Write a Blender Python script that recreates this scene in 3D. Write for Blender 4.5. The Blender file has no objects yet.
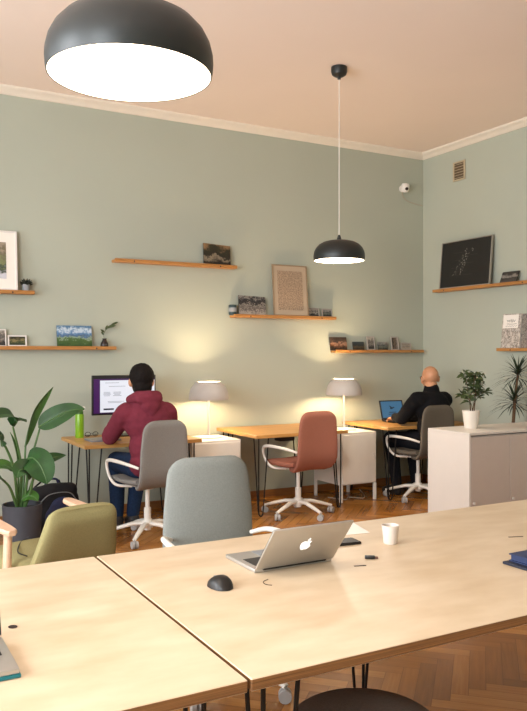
import bpy, bmesh, math, random
from mathutils import Vector, Matrix, Euler, noise as mnoise

random.seed(7)
PI = math.pi
SC = bpy.context.scene
COL = SC.collection
R = math.radians

# ------------------------------------------------------------------ materials
def lin(h):
    h = h.lstrip('#')
    out = []
    for i in (0, 2, 4):
        c = int(h[i:i+2], 16) / 255
        out.append(c / 12.92 if c <= .04045 else ((c + .055) / 1.055) ** 2.4)
    return out + [1.0]

MATS = {}
def mat(name, col, rough=.5, metal=0.0, var=.06, scale=12.0, stretch=(1, 1, 1), bump=0.0, bscale=60.0,
        emit=None, estr=0.0, spec=.5, sheen=0.0, col2=None):
    m = bpy.data.materials.new(name); m.use_nodes = True
    nt = m.node_tree; N = nt.nodes; L = nt.links
    b = N['Principled BSDF']
    b.inputs['Roughness'].default_value = rough
    b.inputs['Metallic'].default_value = metal
    b.inputs['Specular IOR Level'].default_value = spec
    if sheen: b.inputs['Sheen Weight'].default_value = sheen
    c = lin(col)
    tc = N.new('ShaderNodeTexCoord'); mp = N.new('ShaderNodeMapping')
    mp.inputs['Scale'].default_value = stretch
    L.new(tc.outputs['Object'], mp.inputs['Vector'])
    nz = N.new('ShaderNodeTexNoise'); nz.inputs['Scale'].default_value = scale
    nz.inputs['Detail'].default_value = 5
    L.new(mp.outputs['Vector'], nz.inputs['Vector'])
    rp = N.new('ShaderNodeValToRGB')
    c2 = lin(col2) if col2 else [min(1, x * (1 + var)) for x in c[:3]] + [1]
    c1 = c if col2 else [x * (1 - var) for x in c[:3]] + [1]
    rp.color_ramp.elements[0].position = .3; rp.color_ramp.elements[0].color = c1
    rp.color_ramp.elements[1].position = .7; rp.color_ramp.elements[1].color = c2
    L.new(nz.outputs['Fac'], rp.inputs['Fac']); L.new(rp.outputs['Color'], b.inputs['Base Color'])
    if bump:
        n2 = N.new('ShaderNodeTexNoise'); n2.inputs['Scale'].default_value = bscale; n2.inputs['Detail'].default_value = 3
        L.new(mp.outputs['Vector'], n2.inputs['Vector'])
        bp = N.new('ShaderNodeBump'); bp.inputs['Strength'].default_value = bump; bp.inputs['Distance'].default_value = .004
        L.new(n2.outputs['Fac'], bp.inputs['Height']); L.new(bp.outputs['Normal'], b.inputs['Normal'])
    if emit:
        b.inputs['Emission Color'].default_value = lin(emit); b.inputs['Emission Strength'].default_value = estr
    MATS[name] = m
    return m

def picture_mat(name, stops, scale=6.0, distort=.5, horiz=False, seed=0.0, fine=28.0, fineamt=.25, rough=.35, zw=1.0):
    """a printed photograph: bands of colour broken up by noise (a landscape, a street ...)"""
    m = bpy.data.materials.new(name); m.use_nodes = True
    nt = m.node_tree; N = nt.nodes; L = nt.links; b = N['Principled BSDF']
    b.inputs['Roughness'].default_value = rough
    tc = N.new('ShaderNodeTexCoord'); sp = N.new('ShaderNodeSeparateXYZ')
    L.new(tc.outputs['Generated'], sp.inputs['Vector'])
    mp = N.new('ShaderNodeMapping'); mp.inputs['Location'].default_value = (seed, seed * 1.7, seed * .3)
    L.new(tc.outputs['Generated'], mp.inputs['Vector'])
    nz = N.new('ShaderNodeTexNoise'); nz.inputs['Scale'].default_value = scale; nz.inputs['Detail'].default_value = 6
    L.new(mp.outputs['Vector'], nz.inputs['Vector'])
    nf = N.new('ShaderNodeTexNoise'); nf.inputs['Scale'].default_value = fine; nf.inputs['Detail'].default_value = 2
    L.new(mp.outputs['Vector'], nf.inputs['Vector'])
    def math_(op, a, bb):
        x = N.new('ShaderNodeMath'); x.operation = op
        for i, v in enumerate((a, bb)):
            if isinstance(v, (int, float)): x.inputs[i].default_value = v
            else: L.new(v, x.inputs[i])
        return x.outputs[0]
    a = math_('MULTIPLY', math_('SUBTRACT', nz.outputs['Fac'], .5), distort * 2)
    f = math_('MULTIPLY', math_('SUBTRACT', nf.outputs['Fac'], .5), fineamt * 2)
    g0 = math_('MULTIPLY', sp.outputs['X' if horiz else 'Z'], zw)
    t = math_('ADD', math_('ADD', math_('ADD', g0, .5*(1-zw)), a), f)
    rp = N.new('ShaderNodeValToRGB'); e = rp.color_ramp.elements
    while len(e) < len(stops): e.new(.5)
    for i, (p, c) in enumerate(stops):
        e[i].position = p; e[i].color = lin(c)
    L.new(t, rp.inputs['Fac']); L.new(rp.outputs['Color'], b.inputs['Base Color'])
    return m

W = {}
W['wall'] = mat('sage wall paint', '#ADB2A3', .85, var=.02, scale=1.5, bump=.05, bscale=90)
W['ceiling'] = mat('cream ceiling paint', '#F0DFD3', .9, var=.015, scale=1.0)
W['cornice'] = mat('white cornice paint', '#E4DACB', .7, var=.02)
W['skirting'] = mat('oak skirting', '#8A5A2E', .45, var=.15, scale=10, stretch=(1, 8, 8))
W['birch'] = mat('birch plywood face', '#C2AB8C', .42, col2='#D2BFA4', scale=4.0, stretch=(1.2, 2.6, 1), bump=.02)
W['plyedge'] = mat('plywood edge', '#5E3D20', .6, col2='#90653A', scale=5, stretch=(.5, .5, 130))
W['oakdesk'] = mat('oiled oak desk', '#B98A4C', .4, var=.16, scale=5, stretch=(1.2, 9, 9))
W['shelf'] = mat('oak shelf', '#B07A40', .5, var=.15, scale=8, stretch=(1, 12, 12))
W['beech'] = mat('beech wood', '#D8B294', .45, var=.1, scale=8, stretch=(8, 1, 8))
W['black_metal'] = mat('black lacquered steel', '#17130F', .42, .4, var=.1)
W['white_metal'] = mat('white lacquered steel', '#E2DCD2', .4, var=.02)
W['white_plastic'] = mat('white plastic', '#E6E1DA', .35, var=.02)
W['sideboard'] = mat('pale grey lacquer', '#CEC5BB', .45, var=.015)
W['sideboard_door'] = mat('shaded door lacquer', '#BDADA2', .45, var=.015)  # same lacquer, darkened and warmed: door shade and floor bounce put into the colour
W['caster_grey'] = mat('caster plastic', '#A8A5A2', .4, var=.05)
W['grey_plastic'] = mat('grey plastic', '#7E8286', .4, var=.05)
W['black_plastic'] = mat('black plastic', '#141414', .4, var=.1)
W['lamp_black'] = mat('black lamp enamel', '#1E2120', .45, .2, var=.05, spec=.6)
W['lamp_white'] = mat('white lamp enamel', '#DAD5CE', .45, var=.01)
W['lamp_outer'] = mat('grey beige lamp enamel', '#B3ACA6', .5, var=.01)
W['diffuser'] = mat('lit opal diffuser', '#FFF6E6', .5, var=.0, emit='#FFE9C8', estr=9)
W['bulb'] = mat('lit bulb', '#FFF0D0', .5, var=.0, emit='#FFD9A0', estr=25)
W['grey_fabric'] = mat('warm grey wool', '#7F7B76', .95, var=.07, scale=160, bump=.25, bscale=420, spec=.2)
W['blue_fabric'] = mat('grey blue wool', '#81847F', .95, var=.08, scale=160, bump=.3, bscale=420, spec=.2)
W['dark_fabric'] = mat('dark grey wool', '#635B50', .95, var=.08, scale=160, bump=.25, bscale=420, spec=.2)
W['red_fabric'] = mat('brick red wool', '#96604F', .95, var=.07, scale=160, bump=.25, bscale=420, spec=.2)
W['olive_fabric'] = mat('olive upholstery', '#928A60', .95, var=.07, scale=140, bump=.25, bscale=380, spec=.2)
W['stool_fabric'] = mat('charcoal felt', '#5C5148', .95, var=.1, scale=140, bump=.3, bscale=300, spec=.2)
W['burgundy'] = mat('burgundy cotton', '#6E2B38', .95, var=.1, scale=25, bump=.3, bscale=35, spec=.2)
W['black_cloth'] = mat('black knit', '#100F11', .95, var=.15, scale=40, bump=.2, bscale=50, spec=.2)
W['jeans'] = mat('blue denim', '#1A2A43', .95, var=.18, scale=60, bump=.2, bscale=200, spec=.2)
W['darktrousers'] = mat('black trousers', '#15151A', .95, var=.15, scale=50, spec=.2)
W['shoe'] = mat('dark shoe', '#1D1A1A', .6, var=.1)
W['skin'] = mat('skin', '#C08A66', .55, var=.05, scale=20)
W['hair'] = mat('dark brown hair', '#120B08', .8, var=.3, scale=60, stretch=(3, 3, .5), bump=.4, bscale=90, spec=.2)
W['aluminium'] = mat('brushed aluminium', '#BEBBB6', .36, .75, var=.03, scale=8)
W['key_black'] = mat('black keys', '#1A1A1C', .5, var=.05)
W['leaf'] = mat('strelitzia leaf', '#224A1B', .5, var=.25, scale=14, stretch=(1, 1, 1))
W['leaf_light'] = mat('strelitzia young leaf', '#37651F', .5, var=.2, scale=14)
W['stalk'] = mat('leaf stalk', '#4A6B3A', .5, var=.15)
W['olive_leaf'] = mat('small green leaf', '#3C4A26', .5, var=.3, scale=30)
W['draca_leaf'] = mat('dracaena leaf', '#22301C', .45, var=.3, scale=20)
W['bark'] = mat('brown stem', '#5A4028', .8, var=.2, scale=30)
W['soil'] = mat('potting soil', '#2A2018', .95, var=.3, scale=70, bump=.6, bscale=80)
W['pot_grey'] = mat('charcoal pot', '#3C3D44', .6, var=.06)
W['pot_white'] = mat('white glazed pot', '#DCD3C6', .4, var=.02)
W['bag'] = mat('black nylon', '#0F1016', .75, var=.2, scale=40, bump=.3, bscale=30)
W['bag_blue'] = mat('navy nylon', '#20264A', .7, var=.2, scale=40, bump=.3, bscale=40)
W['bottle'] = mat('green bottle', '#76A51E', .3, var=.06)
W['cup'] = mat('white ceramic cup', '#D2C7BC', .4, var=.02)
W['mouse'] = mat('black mouse shell', '#141211', .45, var=.1)
W['paper'] = mat('white paper', '#EDE7DD', .8, var=.02)
W['navy'] = mat('navy book cloth', '#18264A', .6, var=.1, scale=80)
W['navy_dark'] = mat('dark folder', '#151A2B', .6, var=.1, scale=80)
W['teal'] = mat('teal case', '#0F6A72', .35, var=.05)
W['hole'] = mat('dark slot', '#2C1A10', .9, var=.2)
W['screen_purple'] = mat('screen purple', '#2A1238', .3, var=.02, emit='#46205E', estr=.55)
W['screen_white'] = mat('screen white', '#888888', .3, var=.0, emit='#DCE2F0', estr=.8)
W['screen_text'] = mat('screen text grey', '#505058', .4, var=.0, emit='#8890A0', estr=.55)
W['screen_dark'] = mat('screen dark', '#101420', .4, var=.0, emit='#1A2230', estr=.5)
W['screen_blue'] = mat('screen blue', '#203040', .3, var=.05, emit='#4E86AE', estr=.5)
W['logo'] = mat('lit white emblem', '#F2F2F2', .3, var=.0, emit='#FFFFFF', estr=.7)
W['frame_white'] = mat('white frame', '#DDD8D2', .5, var=.02)
W['beige_paper'] = mat('beige print paper', '#B8A48C', .8, var=.03)
W['border_paper'] = mat('grey photo border', '#A69E94', .6, var=.03)
W['frame_wood'] = mat('pale wood frame', '#8F7A60', .5, var=.1, scale=10, stretch=(1, 1, 8))
W['frame_dark'] = mat('dark frame edge', '#2B2622', .5, var=.1)
W['frame_silver'] = mat('silver frame', '#A7A196', .4, .5, var=.03)
W['ink'] = mat('black ink', '#2A2624', .7, var=.1)
W['board'] = mat('black poster', '#1C1A18', .5, var=.08, scale=9)
W['chalk'] = mat('white print dots', '#B8B2A6', .7, var=.03)
W['board_text'] = mat('faint grey print', '#3A3732', .7, var=.03)
W['blue_can'] = mat('blue green tin', '#24393D', .4, var=.15, scale=40)
W['stone'] = mat('grey stone pot', '#8D9092', .7, var=.12, scale=30)
W['dark_glass'] = mat('dark glass vase', '#2C2624', .15, var=.1)
W['vent'] = mat('beige vent plastic', '#B9A98C', .6, var=.04)
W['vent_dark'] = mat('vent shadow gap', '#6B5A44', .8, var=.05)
W['leafdark'] = mat('succulent leaf', '#22281F', .6, var=.3, scale=60)
W['phone'] = mat('black phone', '#1C1B1C', .25, var=.05)
W['chrome'] = mat('chrome', '#B5B8BC', .2, .9, var=.02)
W['lens'] = mat('dark camera lens', '#2A1D18', .2, var=.05)
W['cable'] = mat('black cable', '#151210', .5, var=.05)
W['cable_white'] = mat('pale cable', '#B8A48E', .5, var=.05)
W['wine'] = mat('dark brown object', '#5A3424', .5, var=.15, scale=80)

def floor_mat():
    m = bpy.data.materials.new('herringbone oak parquet'); m.use_nodes = True
    nt = m.node_tree; N = nt.nodes; L = nt.links; b = N['Principled BSDF']
    b.inputs['Roughness'].default_value = .26
    at = N.new('ShaderNodeAttribute'); at.attribute_name = 'tone'; at.attribute_type = 'GEOMETRY'
    uv = N.new('ShaderNodeUVMap'); mp = N.new('ShaderNodeMapping'); mp.inputs['Scale'].default_value = (4, 60, 1)
    L.new(uv.outputs['UV'], mp.inputs['Vector'])
    nz = N.new('ShaderNodeTexNoise'); nz.inputs['Scale'].default_value = 1.0; nz.inputs['Detail'].default_value = 4
    L.new(mp.outputs['Vector'], nz.inputs['Vector'])
    ad = N.new('ShaderNodeMath'); ad.operation = 'MULTIPLY_ADD'; ad.inputs[1].default_value = .5
    L.new(nz.outputs['Fac'], ad.inputs[0]); L.new(at.outputs['Fac'], ad.inputs[2])
    rp = N.new('ShaderNodeValToRGB'); e = rp.color_ramp.elements
    e[0].position = .1; e[0].color = lin('#78481A'); e[1].position = 1.1; e[1].color = lin('#BE8440')
    x = e.new(.6); x.color = lin('#9E662A')
    L.new(ad.outputs[0], rp.inputs['Fac']); L.new(rp.outputs['Color'], b.inputs['Base Color'])
    bp = N.new('ShaderNodeBump'); bp.inputs['Strength'].default_value = .08; bp.inputs['Distance'].default_value = .003
    L.new(nz.outputs['Fac'], bp.inputs['Height']); L.new(bp.outputs['Normal'], b.inputs['Normal'])
    return m

# ------------------------------------------------------------------ mesh builder
def V(*a): return Vector(a if len(a) > 1 else a[0])

def catmull(pts, n=8):
    pts = [Vector(p) for p in pts]
    if len(pts) < 3:
        return [pts[0].lerp(pts[-1], i / n) for i in range(n + 1)]
    out = []
    P = [pts[0] * 2 - pts[1]] + pts + [pts[-1] * 2 - pts[-2]]
    for i in range(1, len(P) - 2):
        a, b, c, d = P[i-1], P[i], P[i+1], P[i+2]
        for k in range(n):
            t = k / n
            out.append(.5 * ((2*b) + (c-a)*t + (2*a-5*b+4*c-d)*t*t + (-a+3*b-3*c+d)*t**3))
    out.append(pts[-1].copy())
    return out

class MB:
    def __init__(self): self.bm = bmesh.new(); self.mi = 0
    def _tag(self, faces):
        for f in faces: f.material_index = self.mi
    def box(self, c, s, rot=None, bev=0.0, seg=2):
        t = bmesh.new()
        bmesh.ops.create_cube(t, size=1)
        bmesh.ops.scale(t, vec=s, verts=t.verts)
        if bev: bmesh.ops.bevel(t, geom=t.edges[:], offset=bev, segments=seg, affect='EDGES', profile=.6)
        M = Matrix.Translation(c) @ (Euler(rot).to_matrix().to_4x4() if rot else Matrix())
        return self._merge(t, M)
    def _merge(self, t, M=Matrix()):
        bmesh.ops.transform(t, matrix=M, verts=t.verts)
        vm = {v: self.bm.verts.new(v.co) for v in t.verts}
        for f in t.faces:
            try:
                g = self.bm.faces.new([vm[v] for v in f.verts]); g.material_index = self.mi
            except ValueError: pass
        t.free(); return self
    def sphere(self, c, r, s=(1, 1, 1), u=16, v=10, rot=None):
        t = bmesh.new(); bmesh.ops.create_uvsphere(t, u_segments=u, v_segments=v, radius=r)
        bmesh.ops.scale(t, vec=s, verts=t.verts)
        return self._merge(t, Matrix.Translation(c) @ (Euler(rot).to_matrix().to_4x4() if rot else Matrix()))
    def rings(self, rings, cap=True, closed=True):
        vs = [[self.bm.verts.new(p) for p in r] for r in rings]
        n = len(rings[0])
        for a, b in zip(vs, vs[1:]):
            for i in range(n if closed else n - 1):
                j = (i + 1) % n
                f = self.bm.faces.new((a[i], a[j], b[j], b[i])); f.material_index = self.mi
        if cap and closed:
            f = self.bm.faces.new(vs[0][::-1]); f.material_index = self.mi
            f = self.bm.faces.new(vs[-1]); f.material_index = self.mi
        return self
    def tube(self, pts, r, n=8, smooth=0, flat=1.0, cap=True):
        pts = [Vector(p) for p in pts]
        if smooth:
            m = len(pts); rr = r if isinstance(r, (list, tuple)) else None
            sp = catmull(pts, smooth)
            if rr:
                L_ = len(sp); r = [rr[min(int(i/smooth), m-2)] * (1-(i/smooth-min(int(i/smooth), m-2))) + rr[min(int(i/smooth), m-2)+1] * (i/smooth-min(int(i/smooth), m-2)) for i in range(L_)]
            pts = sp
        rs = r if isinstance(r, (list, tuple)) else [r] * len(pts)
        tang = [(pts[min(i+1, len(pts)-1)] - pts[max(i-1, 0)]).normalized() for i in range(len(pts))]
        up = Vector((0, 0, 1)) if abs(tang[0].z) < .9 else Vector((1, 0, 0))
        a = tang[0].cross(up).normalized(); rings = []
        for i, p in enumerate(pts):
            a = (a - tang[i] * a.dot(tang[i])).normalized(); b = tang[i].cross(a)
            rings.append([p + (a * math.cos(2*PI*k/n) + b * flat * math.sin(2*PI*k/n)) * rs[i] for k in range(n)])
        return self.rings(rings, cap)
    def lathe(self, prof, c=(0, 0, 0), n=32, cap0=False, cap1=False):
        c = Vector(c); rings = [[c + Vector((r*math.cos(2*PI*k/n), r*math.sin(2*PI*k/n), z)) for k in range(n)] for r, z in prof]
        vs = [[self.bm.verts.new(p) for p in r] for r in rings]
        for a, b in zip(vs, vs[1:]):
            for i in range(n):
                j = (i+1) % n
                f = self.bm.faces.new((a[i], a[j], b[j], b[i])); f.material_index = self.mi
        if cap0: f = self.bm.faces.new(vs[0][::-1]); f.material_index = self.mi
        if cap1: f = self.bm.faces.new(vs[-1]); f.material_index = self.mi
        return self
    def cyl(self, c, r, h, n=24, r2=None):
        r2 = r if r2 is None else r2
        return self.lathe([(r, 0), (r2, h)], c, n, True, True)
    def poly(self, pts, thick, nrm):
        nrm = Vector(nrm)
        a = [self.bm.verts.new(Vector(p)) for p in pts]; b = [self.bm.verts.new(Vector(p) + nrm * thick) for p in pts]
        n = len(pts)
        fs = [self.bm.faces.new(a[::-1]), self.bm.faces.new(b)]
        for i in range(n): fs.append(self.bm.faces.new((a[i], a[(i+1) % n], b[(i+1) % n], b[i])))
        self._tag(fs); return self
    def quad(self, *pts):
        f = self.bm.faces.new([self.bm.verts.new(Vector(p)) for p in pts]); f.material_index = self.mi; return self
    def build(self, name, m, parent=None, smooth=True, angle=35, loc=None, rot=None, recalc=True):
        if recalc: bmesh.ops.recalc_face_normals(self.bm, faces=self.bm.faces)
        me = bpy.data.meshes.new(name); self.bm.to_mesh(me); self.bm.free()
        for x in (m if isinstance(m, (list, tuple)) else [m]): me.materials.append(x)
        o = bpy.data.objects.new(name, me); COL.objects.link(o)
        if parent: o.parent = parent
        if loc: o.location = loc
        if rot: o.rotation_euler = rot
        if smooth:
            for p in me.polygons: p.use_smooth = True
            me.set_sharp_from_angle(angle=R(angle))
        return o

def tag(o, label, cat, group=None):
    o['label'] = label; o['category'] = cat
    if group: o['group'] = group
    return o
def thing(name, label, cat, loc=(0, 0, 0), rz=0.0, group=None):
    o = bpy.data.objects.new(name, None); COL.objects.link(o)
    o.location = loc; o.rotation_euler = (0, 0, rz); o.empty_display_size = .1
    return tag(o, label, cat, group)
def struct(o): o['kind'] = 'structure'; return o
def kids(o): return [c for c in bpy.data.objects if c.parent == o]
def copy_tree(o, parent=None):
    c = o.copy(); COL.objects.link(c)
    if parent: c.parent = parent
    for ch in kids(o): copy_tree(ch, c)
    return c
def remat(root, old, new):
    """give a copied thing its own material on the parts that used another"""
    for ch in kids(root):
        if ch.type == 'MESH' and ch.data.materials and ch.data.materials[0] == old:
            ch.data = ch.data.copy(); ch.data.materials[0] = new
        remat(ch, old, new)

def blob(segs, voxel, smooth=4):
    """one continuous surface around tapered limbs: (p, r, q, s) cones, (c, (rx,ry,rz)[, rot]) ellipsoids"""
    b = MB()
    for s in segs:
        if len(s) == 4:
            p, r, q, r2 = s; p, q = Vector(p), Vector(q)
            b.sphere(p, r, u=14, v=8); b.sphere(q, r2, u=14, v=8); b.tube([p, q], [r, r2], n=14)
        else:
            b.sphere(s[0], 1, s[1], u=18, v=12, rot=s[2] if len(s) > 2 else None)
    me = bpy.data.meshes.new('tmp'); bmesh.ops.recalc_face_normals(b.bm, faces=b.bm.faces); b.bm.to_mesh(me); b.bm.free()
    o = bpy.data.objects.new('tmp', me); COL.objects.link(o)
    m = o.modifiers.new('r', 'REMESH'); m.mode = 'VOXEL'; m.voxel_size = voxel; m.use_smooth_shade = True
    if smooth:
        s = o.modifiers.new('s', 'SMOOTH'); s.iterations = smooth; s.factor = .5
    dg = bpy.context.evaluated_depsgraph_get(); dg.update()
    out = bpy.data.meshes.new_from_object(o.evaluated_get(dg))
    bpy.data.objects.remove(o); bpy.data.meshes.remove(me)
    for p in out.polygons: p.use_smooth = True
    return out
def mesh_obj(name, me, m, parent=None):
    me.name = name; me.materials.clear(); me.materials.append(m)
    o = bpy.data.objects.new(name, me); COL.objects.link(o)
    if parent: o.parent = parent
    return o

# ------------------------------------------------------------------ room
XL, XR, YF, YB, ZC = -2.2, 5.736, -2.6, 6.65, 3.655
def make_floor():
    bm = bmesh.new(); tone = bm.faces.layers.float.new('tone'); uvl = bm.loops.layers.uv.new('UVMap')
    Wd, n = .072, 6; L = Wd * n
    rot = Matrix.Rotation(R(45), 2); cx, cy = 2.0, 3.0
    for k in range(-110, 110):
        for m in range(-14, 15):
            for kind in (0, 1):
                ox, oy = -k*Wd + m*L, k*Wd + m*L
                if kind == 0: x0, y0, x1, y1 = ox, oy, ox+L, oy+Wd
                else: x0, y0, x1, y1 = ox+L-Wd, oy+Wd, ox+L, oy+L+Wd
                mid = rot @ Vector(((x0+x1)/2, (y0+y1)/2)) + Vector((cx, cy))
                if not (XL-.5 < mid.x < XR+.5 and YF-.5 < mid.y < YB+.5): continue
                g = .0012
                cs = [(x0+g, y0+g), (x1-g, y0+g), (x1-g, y1-g), (x0+g, y1-g)]
                vs = [bm.verts.new((*(rot @ Vector(c) + Vector((cx, cy))), 0)) for c in cs]
                f = bm.faces.new(vs); f[tone] = random.uniform(0, .62)
                ru = random.uniform(0, 9)
                uvs = [(0, 0), (L, 0), (L, Wd), (0, Wd)] if kind == 0 else [(0, 0), (0, Wd), (L, Wd), (L, 0)]
                for lp, u in zip(f.loops, uvs): lp[uvl].uv = (u[0]+ru, u[1]+ru*3)
    for co, no in (((XL, 0, 0), (-1, 0, 0)), ((XR, 0, 0), (1, 0, 0)), ((0, YF, 0), (0, -1, 0)), ((0, YB, 0), (0, 1, 0))):
        bmesh.ops.bisect_plane(bm, geom=bm.verts[:]+bm.edges[:]+bm.faces[:], plane_co=co, plane_no=no, clear_outer=True)
    # dark subfloor seen in the joints between the planks
    zs = -.001
    vs = [bm.verts.new(p) for p in ((XL, YF, zs), (XR, YF, zs), (XR, YB, zs), (XL, YB, zs))]
    f = bm.faces.new(vs); f[tone] = -.6
    vs2 = [bm.verts.new(p) for p in ((XL, YF, -.1), (XR, YF, -.1), (XR, YB, -.1), (XL, YB, -.1))]
    bm.faces.new(vs2[::-1])
    for i in range(4): bm.faces.new((vs[i], vs2[i], vs2[(i+1) % 4], vs[(i+1) % 4]))
    me = bpy.data.meshes.new('floor'); bm.to_mesh(me); bm.free(); me.materials.append(floor_mat())
    o = bpy.data.objects.new('floor', me); COL.objects.link(o); return struct(o)
make_floor()
T = .12
struct(MB().box(((XL+XR)/2, YB+T/2, ZC/2), (XR-XL+2*T, T, ZC+.2)).build('wall_back', W['wall'], smooth=False))
struct(MB().box((XR+T/2, (YF+YB)/2, ZC/2), (T, YB-YF, ZC+.2)).build('wall_right', W['wall'], smooth=False))
struct(MB().box(((XL+XR)/2, YF-T/2, ZC/2), (XR-XL+2*T, T, ZC+.2)).build('wall_front', W['wall'], smooth=False))
struct(MB().box(((XL+XR)/2, (YF+YB)/2, ZC+.06), (XR-XL+2*T, YB-YF+2*T, .12)).build('ceiling', W['ceiling'], smooth=False))
# left wall with three tall windows
WIN = [(-1.0, .5), (1.5, 3.0), (4.0, 5.5)]; Z0, Z1 = .75, 3.0
b = MB(); y = YF
for a, c in WIN:
    b.box((XL-T/2, (y+a)/2, ZC/2), (T, a-y, ZC+.2)); y = c
    b.box((XL-T/2, (a+c)/2, Z0/2-.05), (T, c-a, Z0+.1)); b.box((XL-T/2, (a+c)/2, (Z1+ZC+.1)/2), (T, c-a, ZC+.1-Z1))
b.box((XL-T/2, (y+YB)/2, ZC/2), (T, YB-y, ZC+.2))
struct(b.build('wall_left', W['wall'], smooth=False))
for i, (a, c) in enumerate(WIN):
    b = MB(); x = XL-.07
    for yy in (a+.03, (a+c)/2, c-.03): b.box((x, yy, (Z0+Z1)/2), (.06, .06, Z1-Z0))
    for zz in (Z0+.03, 2.3, Z1-.03): b.box((x, (a+c)/2, zz), (.06, c-a, .06))
    b.box((XL+.04, (a+c)/2, Z0-.02), (.24, c-a+.1, .04))
    struct(b.build('window_%d' % (i+1), W['white_metal'], smooth=False))

def cornice(name, along, pos, a, c, flip):
    prof = [(0, 0), (.012, 0), (.02, .012), (.03, .03), (.055, .055), (.075, .065), (.08, .078), (.08, .09), (0, .09)]
    b = MB(); rings = []
    for t in (a, c):
        r = []
        for d, z in prof:
            zz = ZC-.062+z*.69
            r.append((t, pos-d, zz) if along == 'x' else (pos-d, t, zz))
        rings.append(r)
    b.rings(rings); struct(b.build(name, W['cornice'], angle=60))
cornice('trim_1', 'x', YB, XL, XR, 0); cornice('trim_2', 'y', XR, YF, YB, 0)
for nm, c, s in (('baseboard_back', ((XL+XR)/2, YB-.008, .035), (XR-XL, .016, .07)), ('baseboard_right', (XR-.008, (YF+YB)/2-.01, .035), (.016, YB-YF-.02, .07))):
    struct(MB().box(c, s).build(nm, W['skirting'], smooth=False))
# ------------------------------------------------------------------ tables and desks
def hairpin(parent, x, y, sx, sy, h, name='leg'):
    """three-rod hairpin leg; sx, sy point from the corner towards the middle of the table"""
    b = MB(); r = .0062
    foot = Vector((x, y, r))
    b.box((x+sx*.05, y+sy*.05, h-.002), (.13, .13, .004))
    d = .011
    # the U: two rods joined by a bend at the floor, and the third rod to the side
    t1 = Vector((x+sx*.10, y+sy*.005, h-.003)); t2 = Vector((x, y, h-.003)); t3 = Vector((x+sx*.005, y+sy*.10, h-.003))
    b.tube([t1, foot+V(sx*.047, 0, .07), foot+V(sx*.042, 0, .022), foot+V(sx*.034, 0, .006), foot+V(sx*.022, 0, .0005), foot+V(sx*.010, 0, .006), foot+V(sx*.002, 0, .022), foot+V(0, 0, .07), t2], r, 8)
    b.tube([t3, foot+V(sx*.01, sy*.028, .05), foot+V(sx*.012, sy*.02, .012), foot+V(sx*.018, sy*.006, .001)], r, 8)
    return b.build(name, W['black_metal'], parent)

def ply_top(parent, x0, y0, x1, y1, z, t, bev=.002):
    b = MB(); b.box(((x0+x1)/2, (y0+y1)/2, z-t/2), (x1-x0, y1-y0, t), bev=bev, seg=1)
    o = b.build('tabletop', [W['birch'], W['plyedge']], parent, smooth=False)
    for p in o.data.polygons: p.material_index = 0 if abs(p.normal.z) > .5 else 1
    return o

TZ = .72
tl = thing('work_table', 'left pale plywood table top meeting the seam, silver laptop on its left', 'table', (-.4, 2.065, 0))
ply_top(tl, -1.25, -.58, 1.184, .58, TZ, .028)
for x, sx in ((-1.18, 1), (1.11, -1)):
    for y, sy in ((-.51, 1), (.51, -1)): hairpin(tl, x, y, sx, sy, TZ-.028)
b = MB(); c = V(.797, .005, TZ+.0006)
b.poly([c+V(.010*math.cos(a)-.006*math.sin(a), -.008*math.cos(a)-.011*math.sin(a), 0) for a in [2*PI*k/14 for k in range(14)]], .0006, (0, 0, 1))
b.build('cable_hole', W['hole'], tl)

tr = thing('work_table', 'long pale plywood table right of the seam, carrying the open aluminium laptop', 'table', (.791, 2.065, 0))
ply_top(tr, .002, -.58, 2.55, .58, TZ, .028)
for x, sx in ((.07, 1), (2.48, -1)):
    for y, sy in ((-.51, 1), (.51, -1)): hairpin(tr, x, y, sx, sy, TZ-.028)
hairpin(tr, 1.11, .51, -1, -1, TZ-.028)
for (px, py, a, l) in ((.742, .03, -.3, .021), (1.512, .064, -.35, .03)):
    b = MB(); b.box((px, py, TZ+.0005), (l*2, .008, .001), rot=(0, 0, a)); b.build('cable_hole', W['hole'], tr, smooth=False)

b = MB(); b.tube([(.395, .045, TZ+.0006), (.375, .035, TZ+.0006), (.364, .018, TZ+.0006), (.365, -.002, TZ+.0006), (.376, -.014, TZ+.0006)], .0013, 6, smooth=5)
b.build('hatch_outline', W['hole'], tr)

def oak_desk(label, x0, x1, y0, y1, z=.715, t=.03):
    d = thing('desk', label, 'desk', ((x0+x1)/2, (y0+y1)/2, 0), group='hairpin desks along the back wall')
    hx, hy = (x1-x0)/2, (y1-y0)/2
    MB().box((0, 0, z-t/2), (2*hx, 2*hy, t), bev=.003, seg=1).build('desktop', W['oakdesk'], d, smooth=False)
    for sx in (1, -1):
        for sy in (1, -1): hairpin(d, -sx*(hx-.05), -sy*(hy-.05), sx, sy, z-t)
    return d
d1 = oak_desk('oak hairpin-leg desk under the large monitor', 1.658, 2.65, 5.84, 6.56)
d2 = oak_desk('oak hairpin-leg desk in front of the brick red chair, nearly empty', 3.145, 4.11, 5.80, 6.60, .719)
d3 = oak_desk('oak hairpin-leg desk in the corner with the small open laptop', 4.60, 5.66, 5.84, 6.60)
MB().box((-.06, -.16, .655), (.16, .1, .055), bev=.01).build('cable_box', W['black_plastic'], d2)

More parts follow.
